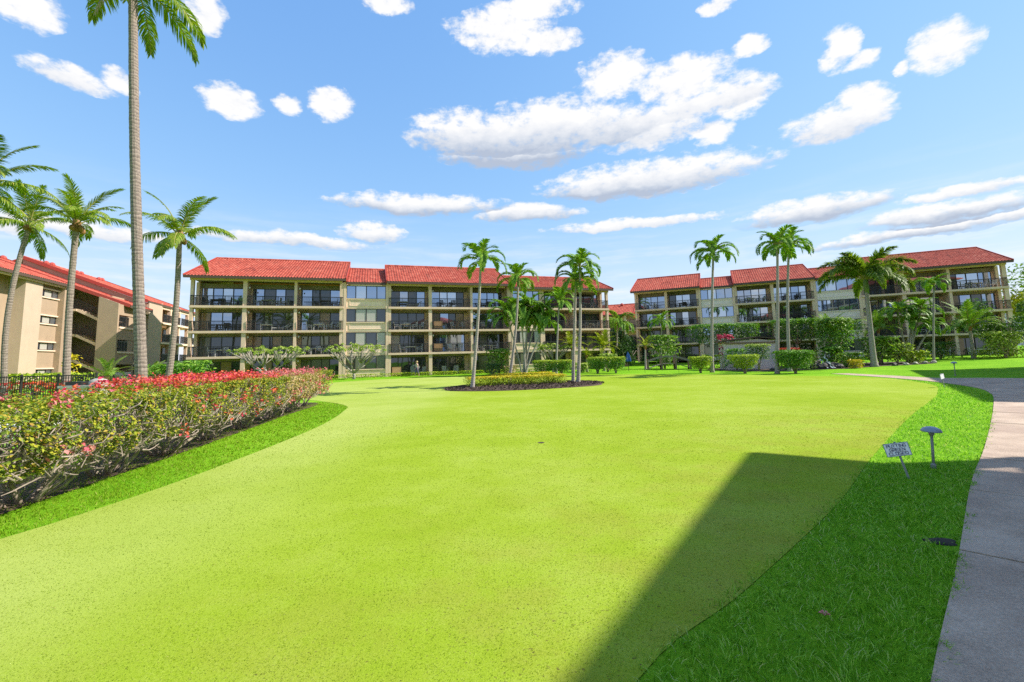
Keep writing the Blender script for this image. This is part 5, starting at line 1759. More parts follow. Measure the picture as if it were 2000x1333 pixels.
# ---------------------------------------------------------------- mulch bed with yellow hedges
def mulch_bed():
    c, s = math.cos(R(22)), math.sin(R(22))
    loop = []
    for i in range(40):
        a = 2 * math.pi * i / 40
        ex, ey = 5.1 * math.cos(a), 3.3 * math.sin(a)
        loop.append((0.75 + ex * c - ey * s + 0.12 * math.sin(5 * a), 28.4 + ex * s + ey * c + 0.1 * math.cos(4 * a)))
    n = len(loop)
    V, F = [], []
    for f, z in ((1.0, 0.0), (0.985, 0.06), (0.8, 0.12), (0.4, 0.16), (0.02, 0.17)):
        for p in loop:
            V.append((0.75 + (p[0] - 0.75) * f, 28.4 + (p[1] - 28.4) * f, z))
    for k in range(4):
        for i in range(n):
            F.append((k * n + i, k * n + (i + 1) % n, (k + 1) * n + (i + 1) % n, (k + 1) * n + i))
    o = tag(link_mesh('mulch_bed', V, F, 'mulch'), 'oval bed of dark wood chips on the green', kind='structure')
    rng = np.random.default_rng(5)
    m = 5200
    a = rng.uniform(0, 6.283, m)
    r = rng.uniform(0, 1, m) ** 0.5
    ex, ey = 5.1 * r * np.cos(a), 3.3 * r * np.sin(a)
    pts = np.stack([0.75 + ex * c - ey * s, 28.4 + ex * s + ey * c, 0.05 + 0.13 * np.sqrt(1 - r ** 2 * 0.95)], 1)
    ch = link_data('wood_chips', leaf_mesh('wood_chips', pts, 0.13, 'chips', 7, 0.3, 0.45), o)
    ch['kind'] = 'stuff'


mulch_bed()
YH = 'yellow hedges in the mulch bed'
for i, (lb, x, y, rx, rz) in enumerate((('yellow clipped hedge at the left of the mulch bed', -1.45, 27.4, 1.5, R(14)), ('yellow clipped hedge in the middle of the mulch bed', 0.75, 27.7, 0.95, R(8)),
                                        ('yellow clipped hedge at the right of the mulch bed', 2.35, 28.1, 0.8, R(12)), ('yellow hedge along the back of the mulch bed', 0.6, 29.6, 2.2, R(18)))):
    bush('yellow_hedge', lb, 'hedge', (x, y, 0.12), rx, 0.55, 0.02, 0.56 + 0.08 * (i == 3), 'clip_lime', 0.085, int(2600 * rx / 1.2), 190 + i, taper=0.15, box=0.85, topmat='clip_yellow', group=YH, rz=rz, stem=False)


# ---------------------------------------------------------------- plumerias: forked grey limbs, leaf rosettes at the tips
def plumeria(label, loc, rx, ry, h0, h1, seed, nt=46, mat='plumeria_leaf'):
    root = empty('plumeria_tree', loc, 0, label, 'tree', 'plumeria trees')
    rnd = random.Random(seed)
    rng = np.random.default_rng(seed)
    mb = MB()
    tips = []
    for i in range(nt):
        a = 6.283 * i / nt * 5.0 + rnd.uniform(-0.3, 0.3)
        q = rnd.random() ** 0.5
        tips.append(Vector((math.cos(a) * rx * q, math.sin(a) * ry * q, h0 + (h1 - h0) * (0.55 + 0.45 * rnd.random()) * (1 - 0.25 * q * q))))
    mains = []
    for k in range(7):
        a = k * 0.9 + 0.2
        mains.append(Vector((math.cos(a) * rx * 0.36, math.sin(a) * ry * 0.36, h0 * 0.75 + rnd.uniform(-0.1, 0.25))))
    mb.tube([(0, 0, -0.1), (0.08, 0.02, 0.35), (0.02, 0, 0.7)], [0.17, 0.13, 0.12], 8)
    for p in mains:
        mb.tube([(0.04, 0, 0.55), p * 0.5 + Vector((0, 0, 0.35)), p], [0.085, 0.07, 0.055], 6)
    for t in tips:
        p = min(mains, key=lambda q: (q - t).length)
        md = (p + t) / 2 + Vector((rnd.uniform(-0.12, 0.12), rnd.uniform(-0.12, 0.12), -0.05))
        mb.tube([p, md, t], [0.05, 0.04, 0.028], 5)
    mb.build('trunk', 'pale_bark', root, smooth=True)
    P, O = [], []
    for t in tips:
        k = rnd.randint(12, 18)
        d = rng.normal(size=(k, 3))
        d[:, 2] = np.abs(d[:, 2]) * 0.6
        d /= np.linalg.norm(d, axis=1)[:, None]
        P.append(np.array(t) + d * 0.2)
        O.append(d * 0.4 + np.array([0, 0, 0.9]))
    link_data('crown', leaf_mesh('crown', np.concatenate(P), 0.30, mat, seed, 0.3, 0.36, outward=np.concatenate(O)), root)


plumeria('wide low plumeria before the left end of the middle block', (-24.2, 45.6, 0), 4.2, 2.0, 2.1, 3.5, 201, 74)
plumeria('plumeria with pale forked limbs before the first window bay', (-16.4, 47.6, 0), 3.2, 1.9, 2.0, 3.6, 202, 60)
plumeria('pale grey plumeria behind the clipped pair of bushes', (4.3, 51.0, 0), 2.1, 1.5, 1.8, 3.3, 203, 40)


# ---------------------------------------------------------------- bougainvillea hedge, shrub by shrub
def bougainvillea(label, x, y, ln, top, seed, red, dry, bloom):
    """an old clipped bougainvillea: gnarled stems, tangled twigs, leafy skin, coloured bracts on top"""
    root = empty('bougainvillea', (x, y, 0), R(10), label, 'shrub', 'bougainvillea hedge along the green')
    rnd = random.Random(seed)
    rng = np.random.default_rng(seed)
    hx0, hx1 = 0.30, 0.98           # half width at the bottom and the top
    hy = ln / 2 + 0.12

    def skin(h):
        return hx0 + (hx1 - hx0) * min(1, h / 0.75) ** 0.8
    # stems
    mb = MB()
    ends = []
    for i in range(9):
        a = 6.283 * i / 9 + rnd.uniform(-0.3, 0.3)
        q = [Vector((math.cos(a) * 0.10, math.sin(a) * 0.12, -0.06))]
        d = Vector((math.cos(a) * 0.55, math.sin(a) * 0.75, 0.85))
        p = q[0]
        for k in range(5):
            d = (d + Vector((rnd.uniform(-0.5, 0.5), rnd.uniform(-0.5, 0.5), rnd.uniform(-0.15, 0.3)))).normalized()
            p = p + d * 0.19
            q.append(p)
        mb.tube(q, [0.042, 0.036, 0.030, 0.024, 0.019, 0.014], 6)
        ends += q[2:]
    for i in range(4):               # low horizontal limbs
        s = rnd.choice((-1, 1))
        q = [Vector((0.05, 0, 0.30 + 0.05 * i))]
        d = Vector((rnd.uniform(0.1, 0.6), s, 0.15))
        for k in range(5):
            d = (d + Vector((rnd.uniform(-0.3, 0.4), 0, rnd.uniform(-0.25, 0.35)))).normalized()
            q.append(q[-1] + d * 0.22)
        mb.tube(q, [0.03, 0.027, 0.024, 0.02, 0.016, 0.01], 5)
        ends += q[2:]
    mb.build('stem', 'bark', root, smooth=True)
    # twig tangle
    tw = MB()
    near = y < 14
    for i in range(460 if near else 260):
        p = ends[rnd.randrange(len(ends))] if rnd.random() < 0.35 else Vector((rnd.uniform(0.1, 1) * 0.9, rnd.uniform(-hy, hy), rnd.uniform(0.42, top - 0.2)))
        if abs(p.y) > hy:
            continue
        p = Vector((max(-0.8, min(0.85, p.x)), p.y, max(0.3, p.z)))
        d = Vector((rnd.uniform(-0.3, 1.0), rnd.uniform(-1, 1), rnd.uniform(-0.15, 0.9))).normalized()
        q = [p]
        for k in range(3):
            d = (d + Vector((rnd.uniform(-0.5, 0.5), rnd.uniform(-0.6, 0.6), rnd.uniform(-0.3, 0.5)))).normalized()
            c = q[-1] + d * rnd.uniform(0.09, 0.17)
            lim = skin(c.z) + 0.05
            c.x = max(-lim, min(lim, c.x))
            c.z = min(c.z, top + 0.02)
            q.append(c)
        r = rnd.uniform(0.005, 0.013) * (1 if near else 1.3)
        tw.tube(q, [r, r * 0.85, r * 0.7, r * 0.4], 4, cap=False)
    tw.build('twig', 'twig', root)
    # leaves on the skin and through the top
    n = 7600 if near else 5200
    h = rng.uniform(0, 1, n)
    sec = rng.random(n)
    z = np.where(sec < 0.42, top - 0.16 * rng.random(n) ** 1.6, 0.50 + (top - 0.50) * h)
    # patchy flank: bare hollows and leafy sprays
    yy = rng.uniform(-hy, hy, n)
    wdt = hx0 + (hx1 - hx0) * np.minimum(1, z / 0.75) ** 0.8
    flank = sec >= 0.42
    side = np.where(rng.random(n) < 0.72, 1.0, -1.0)
    xx = np.where(flank, side * wdt * (1 - 0.22 * rng.random(n) ** 2), rng.uniform(-1, 1, n) * wdt)
    patch = np.sin(yy * 5.1 + seed) * np.sin(z * 7.3 + seed * 1.7) + 0.6 * np.sin(yy * 11 + z * 9)
    keep = (~flank) | (patch > (0.95 if not dry else 0.2) - 1.6 * (z / top) ** 2) | (rng.random(n) < 0.10)
    bump = 0.05 * np.sin(yy * 6 + seed) + 0.03 * np.sin(xx * 9 + yy * 13)
    z = z + np.where(flank, 0, bump)
    pts = np.stack([xx, yy, z], 1)[keep]
    out = np.stack([np.where(flank, side, 0.1), np.zeros(n), np.where(flank, 0.5, 1.2)], 1)[keep]
    link_data('foliage', leaf_mesh('foliage', pts, 0.050 if near else 0.066, 'hedge_leaf_dry' if dry else 'hedge_leaf', seed, 0.4, 0.62, outward=out), root)
    # bracts in clusters
    B = []
    for (cy, k, spread, flankp) in bloom:
        for i in range(k):
            fl = rnd.random() < flankp
            cz = rnd.uniform(0.5, top - 0.1) if fl else top + rnd.uniform(-0.02, 0.12)
            lim = skin(cz)
            cxx = lim if fl else rnd.uniform(-0.9, 0.95) * lim
            c = np.array([cxx, max(-hy, min(hy, cy + rnd.gauss(0, spread))), cz])
            B.append(c + rng.normal(0, 0.045, (rnd.randint(7, 14), 3)))
    if B:
        link_data('blossom', leaf_mesh('blossom', np.concatenate(B), 0.058, red, seed + 3, 0.4, 0.75), root)


hedge = [('nearest bougainvillea of the hedge, mostly leafy, at the left edge', -6.25, 4.7, 1.6, 1.24, 'bract', False, [(0, 10, 0.5, 0.15)]),
         ('bougainvillea with thin low limbs, second along the hedge', -6.45, 6.2, 1.6, 1.25, 'bract_pale', False, [(0, 14, 0.5, 0.12)]),
         ('bougainvillea with the thick forked trunk', -6.65, 7.75, 1.7, 1.30, 'bract', False, [(0.3, 26, 0.6, 0.2)]),
         ('bougainvillea starting the red-topped stretch of the hedge', -6.95, 9.35, 1.7, 1.36, 'bract', False, [(0.2, 120, 0.6, 0.05)]),
         ('bougainvillea most thickly covered in red bracts', -7.25, 11.0, 1.8, 1.38, 'bract', False, [(0, 190, 0.6, 0.05)]),
         ('bougainvillea with the last red bracts beside dry twigs', -7.5, 12.8, 1.9, 1.34, 'bract', False, [(-0.3, 100, 0.6, 0.12)]),
         ('dry pinkish bougainvillea full of bare twigs', -7.85, 14.7, 2.0, 1.32, 'bract_pale', True, [(0, 64, 0.6, 0.25)]),
         ('dry bougainvillea with a few pink bracts near the hedge end', -8.2, 16.7, 2.1, 1.34, 'bract_pale', True, [(0.3, 70, 0.6, 0.25)]),
         ('yellow-leaved bougainvillea at the far end of the hedge', -8.6, 18.8, 2.3, 1.40, 'bract_pale', False, [(-0.4, 60, 0.7, 0.25)])]
for i, (lb, x, y, ln, top, red, dry, bl) in enumerate(hedge):
    bougainvillea(lb, x, y, ln, top, 300 + i, red, dry, bl)
sheet('soil_bed', smooth_loop([(-6.0, 3.6), (-6.2, 6.0), (-6.45, 8.0), (-6.8, 10.5), (-7.2, 13.0), (-7.7, 16.0), (-8.2, 19.6), (-9.2, 20.4), (-9.4, 17.0), (-8.6, 12.0), (-7.9, 8.0), (-7.4, 3.6)], 4),
      0.012, 'soil', 2.0, 'strip of bare dark soil under the flowering hedge')

# ---------------------------------------------------------------- iron fences by the pool garden
def fence(label, a, b, z0, h, step, posts):
    a, b = Vector(a), Vector(b)
    d = b - a
    L = d.length
    root = empty('iron_fence', (a.x, a.y, z0), math.atan2(d.y, d.x), label, 'fence', 'black iron fences')
    for k in range(posts):
        u = L * k / (posts - 1)
        MB().box(u - 0.03, u + 0.03, -0.03, 0.03, -0.1, h + 0.08).build('post', 'black_metal', root)
    MB().box(0.031, L - 0.031, -0.02, 0.02, h - 0.04, h).build('rail', 'black_metal', root)
    MB().box(0.031, L - 0.031, -0.02, 0.02, 0.12, 0.16).build('rail', 'black_metal', root)
    me = MB().box(-0.009, 0.009, -0.009, 0.009, 0.0, h).mesh('picket', 'black_metal')
    n = int(L / step)
    for i in range(1, n):
        link_data('picket', me, root, (L * i / n, -0.0305, 0.02))


fence('near run of black iron fence behind the leafy end of the hedge', (-25.0, 20.6, 0), (-17.6, 19.6, 0), 0.12, 1.36, 0.12, 5)
fence('far run of black iron fence reaching towards the middle block', (-26.5, 27.6, 0), (-13.5, 31.6, 0), 0.0, 1.28, 0.125, 7)
fence('low dark fence seen under the near hedge shrubs', (-8.9, 4.0, 0), (-11.0, 16.0, 0), 0.0, 1.0, 0.14, 6)


# grill island with a pale cover, just beyond the hedge
def grill():
    r = empty('grill_island', (-13.9, 15.2, 0), R(8), 'grey counter with a pale rounded cover behind the hedge', 'grill')
    MB().box(-0.55, 0.55, -0.35, 0.35, 0, 1.13).build('counter', 'grey_stucco', r)
    MB().box(-0.60, 0.60, -0.40, 0.40, 1.132, 1.2).build('worktop', 'pale_rock', r)
    m = MB()
    m.lathe([(0.26, 0.0), (0.27, 0.08), (0.22, 0.16), (0.10, 0.2)], 14, (0.30, 0, 1.202), 1.0, 0.75)
    m.build('cover', 'pale_rock', r, smooth=True)
    MB().box(-0.50, -0.05, -0.24, 0.24, 1.202, 1.32).build('hood', 'black_metal', r)


grill()


def pool_lounger(loc, rz, label):
    r = empty('pool_lounger', loc, rz, label, 'lounger', 'white pool loungers')
    MB().box(-0.32, 0.32, -1.0, 0.2, 0.33, 0.40).build('seat', 'white_frame', r)
    MB().bar((0, 0.2, 0.36), (0, 0.80, 1.02), 0.64, 0.06).build('backrest', 'white_frame', r)
    for x in (-0.29, 0.29):
        for y in (-0.9, 0.15):
            MB().box(x - 0.03, x + 0.03, y - 0.03, y + 0.03, 0, 0.328).build('leg', 'white_frame', r)


pool_lounger((-11.6, 9.9, 0.1), R(110), 'white lounger back showing over the hedge at the left edge')
pool_lounger((-12.6, 11.7, 0.0), R(100), 'second white lounger farther behind the hedge')


# ---------------------------------------------------------------- mushroom lamps
def mushroom_lamp(loc, label, tilt):
    r = empty('path_lamp', loc, 0, label, 'lamp', 'mushroom lamps along the path')
    r.rotation_euler = (R(1.5), R(tilt), 0)
    MB().tube([(0, 0, -0.05), (0, 0, 0.50)], 0.0175, 12).build('pole', 'pole_metal', r, smooth=True)
    MB().lathe([(0.034, -0.01), (0.034, 0.05), (0.020, 0.07)], 12).build('base_collar', 'pole_metal', r)
    cap = MB().lathe([(0.005, 0.520), (0.085, 0.516), (0.118, 0.507), (0.123, 0.511), (0.117, 0.530), (0.094, 0.556), (0.056, 0.574), (0.016, 0.582)], 28).build('shade', 'lamp_metal', r, smooth=True)
    MB().lathe([(0.030, 0.46), (0.034, 0.47), (0.034, 0.515), (0.02, 0.517)], 12).build('lamp_holder', 'pole_metal', r)


mushroom_lamp((5.91, 6.76, 0.0), 'blue-grey mushroom lamp beside the putting sign', 2.0)
mushroom_lamp((25.9, 27.4, 0.0), 'grey mushroom lamp on the shaded lawn across the path', -1.0)
bpy.data.objects['path_lamp.001'].scale = (1.25, 1.25, 1.45)

# ---------------------------------------------------------------- signs
FONT = {'P': ['1111', '1001', '1111', '1000', '1000'], 'U': ['1001', '1001', '1001', '1001', '1111'], 'T': ['111', '010', '010', '010', '010'], 'I': ['1', '1', '1', '1', '1'],
        'N': ['1001', '1101', '1111', '1011', '1001'], 'G': ['1111', '1000', '1011', '1001', '1111'], 'R': ['1110', '1001', '1110', '1010', '1001'], 'E': ['111', '100', '111', '100', '111'],
        'C': ['1111', '1000', '1000', '1000', '1111'], 'L': ['100', '100', '100', '100', '111'], 'O': ['1111', '1001', '1001', '1001', '1111'], 'S': ['1111', '1000', '1111', '0001', '1111'],
        'D': ['1110', '1001', '1001', '1001', '1110']}


def word_strokes(mb, text, width, zc, height, y):
    """lettering cut from strokes: centre lines drawn as thin bars"""
    seg = {'P': [(0, 0, 0, 2), (0, 2, 1, 2), (1, 2, 1, 1), (1, 1, 0, 1)], 'U': [(0, 2, 0, 0), (0, 0, 1, 0), (1, 0, 1, 2)], 'T': [(0, 2, 1, 2), (0.5, 2, 0.5, 0)], 'I': [(0.5, 0, 0.5, 2)],
           'N': [(0, 0, 0, 2), (0, 2, 1, 0), (1, 0, 1, 2)], 'G': [(1, 1.7, 1, 2), (1, 2, 0, 2), (0, 2, 0, 0), (0, 0, 1, 0), (1, 0, 1, 0.95), (1, 0.95, 0.5, 0.95)],
           'R': [(0, 0, 0, 2), (0, 2, 1, 2), (1, 2, 1, 1), (1, 1, 0, 1), (0.45, 1, 1, 0)], 'E': [(0, 0, 0, 2), (0, 2, 1, 2), (0, 1, 0.8, 1), (0, 0, 1, 0)],
           'C': [(1, 2, 0, 2), (0, 2, 0, 0), (0, 0, 1, 0)], 'L': [(0, 2, 0, 0), (0, 0, 1, 0)], 'O': [(0, 0, 0, 2), (0, 2, 1, 2), (1, 2, 1, 0), (1, 0, 0, 0)],
           'S': [(1, 2, 0, 2), (0, 2, 0, 1), (0, 1, 1, 1), (1, 1, 1, 0), (1, 0, 0, 0)], 'D': [(0, 0, 0, 2), (0, 2, 0.75, 2), (0.75, 2, 1, 1.6), (1, 1.6, 1, 0.4), (1, 0.4, 0.75, 0), (0.75, 0, 0, 0)]}
    n = len(text)
    wI = [0.35 if c == 'I' else 1.0 for c in text]
    gap = 0.34
    unit = width / (sum(wI) + gap * (n - 1))
    x = -width / 2
    st = height * 0.14
    for c, w in zip(text, wI):
        for x0, z0, x1, z1 in seg[c]:
            a = Vector((x + (x0 if c != 'I' else 0.5) * w * unit, y, zc + (z0 - 1) * height / 2))
            b = Vector((x + (x1 if c != 'I' else 0.5) * w * unit, y, zc + (z1 - 1) * height / 2))
            d = (b - a).normalized() * st * 0.45
            mb.bar(a - d, b + d, 0.004, st, (0, 1, 0)) if abs(d.z) < 1e-6 and False else mb.bar(a - d, b + d, st, 0.004, (0, 1, 0))
        x += (w + gap) * unit


def sign(loc, rz, tilt, label, sc=1.0, text=True):
    r = empty('green_sign', loc, rz, label, 'sign', 'small stake signs on the green')
    r.rotation_euler = (R(-4), R(tilt), rz)
    r.scale = (sc, sc, sc)
    MB().box(-0.013, 0.013, 0.002, 0.020, -0.06, 0.47).build('stake', 'pole_metal', r)
    MB().box(-0.135, 0.135, -0.008, 0.001, 0.285, 0.455).build('board', 'sign_white', r)
    m = MB()
    for a in ((-0.135, 0.135, 0.448, 0.455), (-0.135, 0.135, 0.285, 0.292), (-0.135, -0.129, 0.292, 0.448), (0.129, 0.135, 0.292, 0.448)):
        m.box(a[0], a[1], -0.0105, -0.0085, a[2], a[3])
    m.build('border', 'sign_border', r)
    if text:
        m = MB()
        for t, z, w in (('PUTTING', 0.418, 0.205), ('GREEN', 0.370, 0.165), ('CLOSED', 0.322, 0.200)):
            word_strokes(m, t, w, z, 0.034, -0.0112)
        m.build('lettering', 'sign_ink', r)


sign((5.14, 6.27, 0.0), R(-36), -13.0, 'tilted white PUTTING GREEN CLOSED sign on a stake')
sign((18.3, 19.9, 0.0), R(28), -6.0, 'far white sign on a stake seen edge-on by the path', 1.25, False)


# hollow painted as a flat near-black disc and a fallen flower in the grass by the path
def hollow():
    r = empty('grass_hollow', (3.72, 4.27, 0), 0, 'dark hollow in the grass beside the footpath', 'hole')
    n = 18
    V = [(0, 0, 0.016)]
    for f, z in ((0.4, 0.015), (0.8, 0.013), (1.0, 0.004)):
        for i in range(n):
            a = 2 * math.pi * i / n
            k = f * (1 + 0.15 * math.sin(3 * a) + 0.08 * math.sin(5 * a + 1))
            V.append((math.cos(a) * 0.125 * k, math.sin(a) * 0.085 * k, z))
    F = [(0, 1 + i, 1 + (i + 1) % n) for i in range(n)]
    for k in range(2):
        for i in range(n):
            a, b = 1 + k * n + i, 1 + k * n + (i + 1) % n
            F.append((a, a + n, b + n, b))
    link_mesh('soil', V, F, 'hole_dark', r, smooth=True)  # dark surface stands for the shade down in the hollow


hollow()


def fallen_flower():
    r = empty('fallen_flower', (1.93, 3.13, 0.035), 0.4, 'withered pink flower lying in the grass by the path', 'flower')
    for i in range(5):
        a = i * 1.256
        V = [(0, 0, 0), (math.cos(a - 0.4) * 0.022, math.sin(a - 0.4) * 0.022, 0.018), (math.cos(a) * 0.036, math.sin(a) * 0.036, 0.010), (math.cos(a + 0.4) * 0.022, math.sin(a + 0.4) * 0.022, 0.016)]
        link_mesh('petal', V, [(0, 1, 2), (0, 2, 3)], 'petal_pink', r)
    MB().lathe([(0.004, -0.004), (0.010, 0.004), (0.006, 0.014)], 8).build('flower_centre', 'dead_leaf', r)


fallen_flower()


# ---------------------------------------------------------------- garden shed wall, footbridge, rocks and cascade
def shed():
    r = empty('garden_shed', (23.7, 46.0, 0), R(-8), 'pale plastered shed wall with a dark sagging roof behind the bushes', 'shed')
    V = [(-2.4, 0, -0.1), (2.3, 0, -0.1), (2.3, 0, 2.75), (0.6, 0, 3.0), (-2.4, 0, 2.75), (-2.4, 2.6, -0.1), (2.3, 2.6, -0.1), (2.3, 2.6, 2.75), (0.6, 2.6, 3.0), (-2.4, 2.6, 2.75)]
    F = [(0, 1, 2, 3, 4), (9, 8, 7, 6, 5), (0, 5, 6, 1), (1, 6, 7, 2), (2, 7, 8, 3), (3, 8, 9, 4), (4, 9, 5, 0)]
    link_mesh('wall', V, F, 'grey_stucco', r)
    m = MB()
    m.add([(-2.75, -0.3, 2.78), (0.6, -0.3, 3.12), (2.7, -0.3, 2.86), (2.7, 2.9, 2.86), (0.6, 2.9, 3.12), (-2.75, 2.9, 2.78),
           (-2.75, -0.3, 2.92), (0.6, -0.3, 3.26), (2.7, -0.3, 3.0), (2.7, 2.9, 3.0), (0.6, 2.9, 3.26), (-2.75, 2.9, 2.92)],
          [(0, 5, 4, 1), (1, 4, 3, 2), (6, 7, 10, 11), (7, 8, 9, 10), (0, 1, 7, 6), (1, 2, 8, 7), (2, 3, 9, 8), (3, 4, 10, 9), (4, 5, 11, 10), (5, 0, 6, 11)])
    m.build('roof', 'brown_trim', r)
    MB().box(-2.6, 2.5, -0.12, -0.004, 2.55, 2.70).build('fascia', 'wood', r)


shed()


def bridge():
    r = empty('footbridge', (17.6, 52.6, 0), R(-12), 'arched grey wooden footbridge with posts left of the lime bush', 'bridge')
    n = 16
    L = 4.6
    for i in range(n):
        t = i / (n - 1)
        x = -L / 2 + L * t
        z = 0.12 + 0.55 * math.sin(math.pi * t)
        sl = 0.55 * math.pi / L * math.cos(math.pi * t)
        m = MB()
        m.bar((x - 0.13, 0.75, z - 0.13 * sl), (x + 0.13, 0.75, z + 0.13 * sl), 1.5, 0.05)
        m.build('plank', 'grey_wood', r)
    for y in (-0.02, 1.52):
        pts = []
        for k, t in enumerate((0.0, 0.33, 0.66, 1.0)):
            x = -L / 2 + L * t
            z = 0.12 + 0.55 * math.sin(math.pi * t)
            MB().box(x - 0.09, x + 0.09, y - 0.09, y + 0.09, -0.2 + z * 0.3, z + 1.05).build('post', 'wood', r)
        q = [(-L / 2 + L * t, y + (-0.1 if y < 0 else 0.1), 0.12 + 0.55 * math.sin(math.pi * t) + 0.82) for t in np.linspace(0, 1, 9)]
        h = MB()
        for a, b in zip(q, q[1:]):
            h.bar(a, b, 0.06, 0.16)
        h.build('handrail', 'grey_wood', r)


bridge()


def rock_mesh(r, seed, mat):
    rng = np.random.default_rng(seed)
    m = MB()
    n, k = 10, 6
    V = []
    for i in range(1, k):
        ph = math.pi * i / k
        for j in range(n):
            a = 2 * math.pi * j / n
            q = r * (1 + rng.uniform(-0.2, 0.2))
            V.append((q * math.sin(ph) * math.cos(a), q * math.sin(ph) * math.sin(a) * 0.85, q * math.cos(ph) * 0.75))
    V += [(0, 0, r * 0.72), (0, 0, -r * 0.72)]
    F = []
    for i in range(k - 2):
        for j in range(n):
            a, b = i * n + j, i * n + (j + 1) % n
            F.append((a, a + n, b + n, b))
    for j in range(n):
        F.append((len(V) - 2, j, (j + 1) % n))
        F.append((len(V) - 1, (k - 2) * n + (j + 1) % n, (k - 2) * n + j))
    m.add(V, F)
    return m.mesh('rock', mat)


def rockery():
    RK = [rock_mesh(0.34, s, 'rock') for s in range(4)] + [rock_mesh(0.3, 9, 'pale_rock')]
    r = empty('waterfall_rockery', (28.7, 42.4, 0.02), 0, 'dark rock cascade with white falling water in the far bed', 'waterfall')
    rnd = random.Random(4)
    for i in range(26):
        x = rnd.uniform(-1.5, 1.5)
        y = rnd.uniform(0, 1.2)
        z = max(0.1, (1.05 - abs(x) * 0.55) * (0.3 + y * 0.55)) * rnd.uniform(0.6, 1.0)
        o = link_data('rock', RK[rnd.randrange(5 if rnd.random() < 0.4 else 4)], r, (x, y, z * 0.8), (rnd.uniform(-0.4, 0.4), rnd.uniform(-0.4, 0.4), rnd.uniform(0, 6)))
        s = rnd.uniform(0.7, 1.3)
        o.scale = (s, s, s)
    for k, (x, z1) in enumerate(((-0.45, 0.9), (-0.02, 1.05), (0.22, 0.7))):
        m = MB()
        V, F = [], []
        for i in range(9):
            t = i / 8
            y = 0.5 - 0.75 * t + 0.12 * math.sin(i * 2.1)
            z = z1 * (1 - t) + 0.05
            V += [(x - 0.045 - 0.03 * math.sin(i * 1.7 + k) + 0.15 * t, y, z), (x + 0.045 + 0.03 * math.cos(i * 2.3) + 0.15 * t, y, z), (x + 0.045 + 0.15 * t, y - 0.04, z + 0.02), (x - 0.045 + 0.15 * t, y - 0.04, z + 0.02)]
        for i in range(8):
            for j in range(4):
                a, b = i * 4 + j, i * 4 + (j + 1) % 4
                F.append((a, b, b + 4, a + 4))
        link_mesh('water_stream', V, F, 'water_white', r)
    for i, (x, y) in enumerate(((36.6, 43.4), (37.8, 43.8), (39.0, 44.2), (40.2, 44.6), (35.4, 43.2), (24.9, 42.3), (23.4, 41.9))):
        g = float(gz(x, y))
        o = link_data('garden_rock', RK[4 if i < 4 else i % 4], None, (x, y, g + 0.08), (0.1, 0.2, i))
        o.scale = (0.9, 0.8, 0.7)
        tag(o, '%s rock edging the far flower bed, counted from the left' % NTH[(2, 3, 4, 5, 6, 1, 0)[i] if False else [3, 4, 5, 6, 2, 1, 0][i]], 'rock', 'rocks edging the far bed')


rockery()
sheet('flower_bed', smooth_loop([(22.5, 40.3), (25.0, 41.2), (28.5, 41.2), (31.5, 42.2), (34.5, 43.4), (38.0, 43.6), (41.0, 45.0), (41.0, 48.5), (36.0, 51.0), (30.0, 51.0), (24.0, 51.0), (20.0, 48.5), (20.4, 43.0)], 4),
      0.02, 'soil', 4.0, 'planted bed of dark soil before the shaded block')


# folded blue umbrella on its pole and thin marker stakes at the edge of the green
def blue_umbrella():
    r = empty('folded_umbrella', (12.85, 52.0, 0), 0, 'folded blue umbrella on a dark pole beside the right bush pair', 'umbrella')
    MB().tube([(0, 0, 0), (0, 0, 2.15)], 0.03, 8).build('pole', 'black_metal', r)
    m = MB()
    prof = [(0.05, 2.1), (0.16, 1.8), (0.30, 1.35), (0.36, 1.05), (0.28, 1.0)]
    base = len(m.v)
    n = 16
    for rr, z in prof:
        for k in range(n):
            a = 2 * math.pi * k / n
            q = rr * (1.0 if k % 2 else 0.62)
            m.v.append((q * math.cos(a), q * math.sin(a), z))
    for i in range(len(prof) - 1):
        for k in range(n):
            a, b = i * n + k, i * n + (k + 1) % n
            m.f.append((a, b, b + n, a + n))
    m.build('canopy', 'blue_cloth', r)


blue_umbrella()
for i, (x, y, lb) in enumerate(((12.4, 44.0, 'thin dark stake nearest the right bush pair'), (13.4, 43.6, 'thin dark stake in the middle of the row at the green edge'), (15.1, 42.6, 'thin dark stake nearest the lime bush'))):
    st = empty('marker_stake', (x, y, 0), 0, lb, 'stake', 'marker stakes at the edge of the green')
    MB().tube([(0, 0, -0.05), (0.01, 0, 1.0)], 0.012, 6).build('rod', 'black_metal', st)
    MB().lathe([(0.012, 0.98), (0.03, 1.0), (0.012, 1.03)], 8, (0.01, 0, 0)).build('cap', 'black_metal', st)


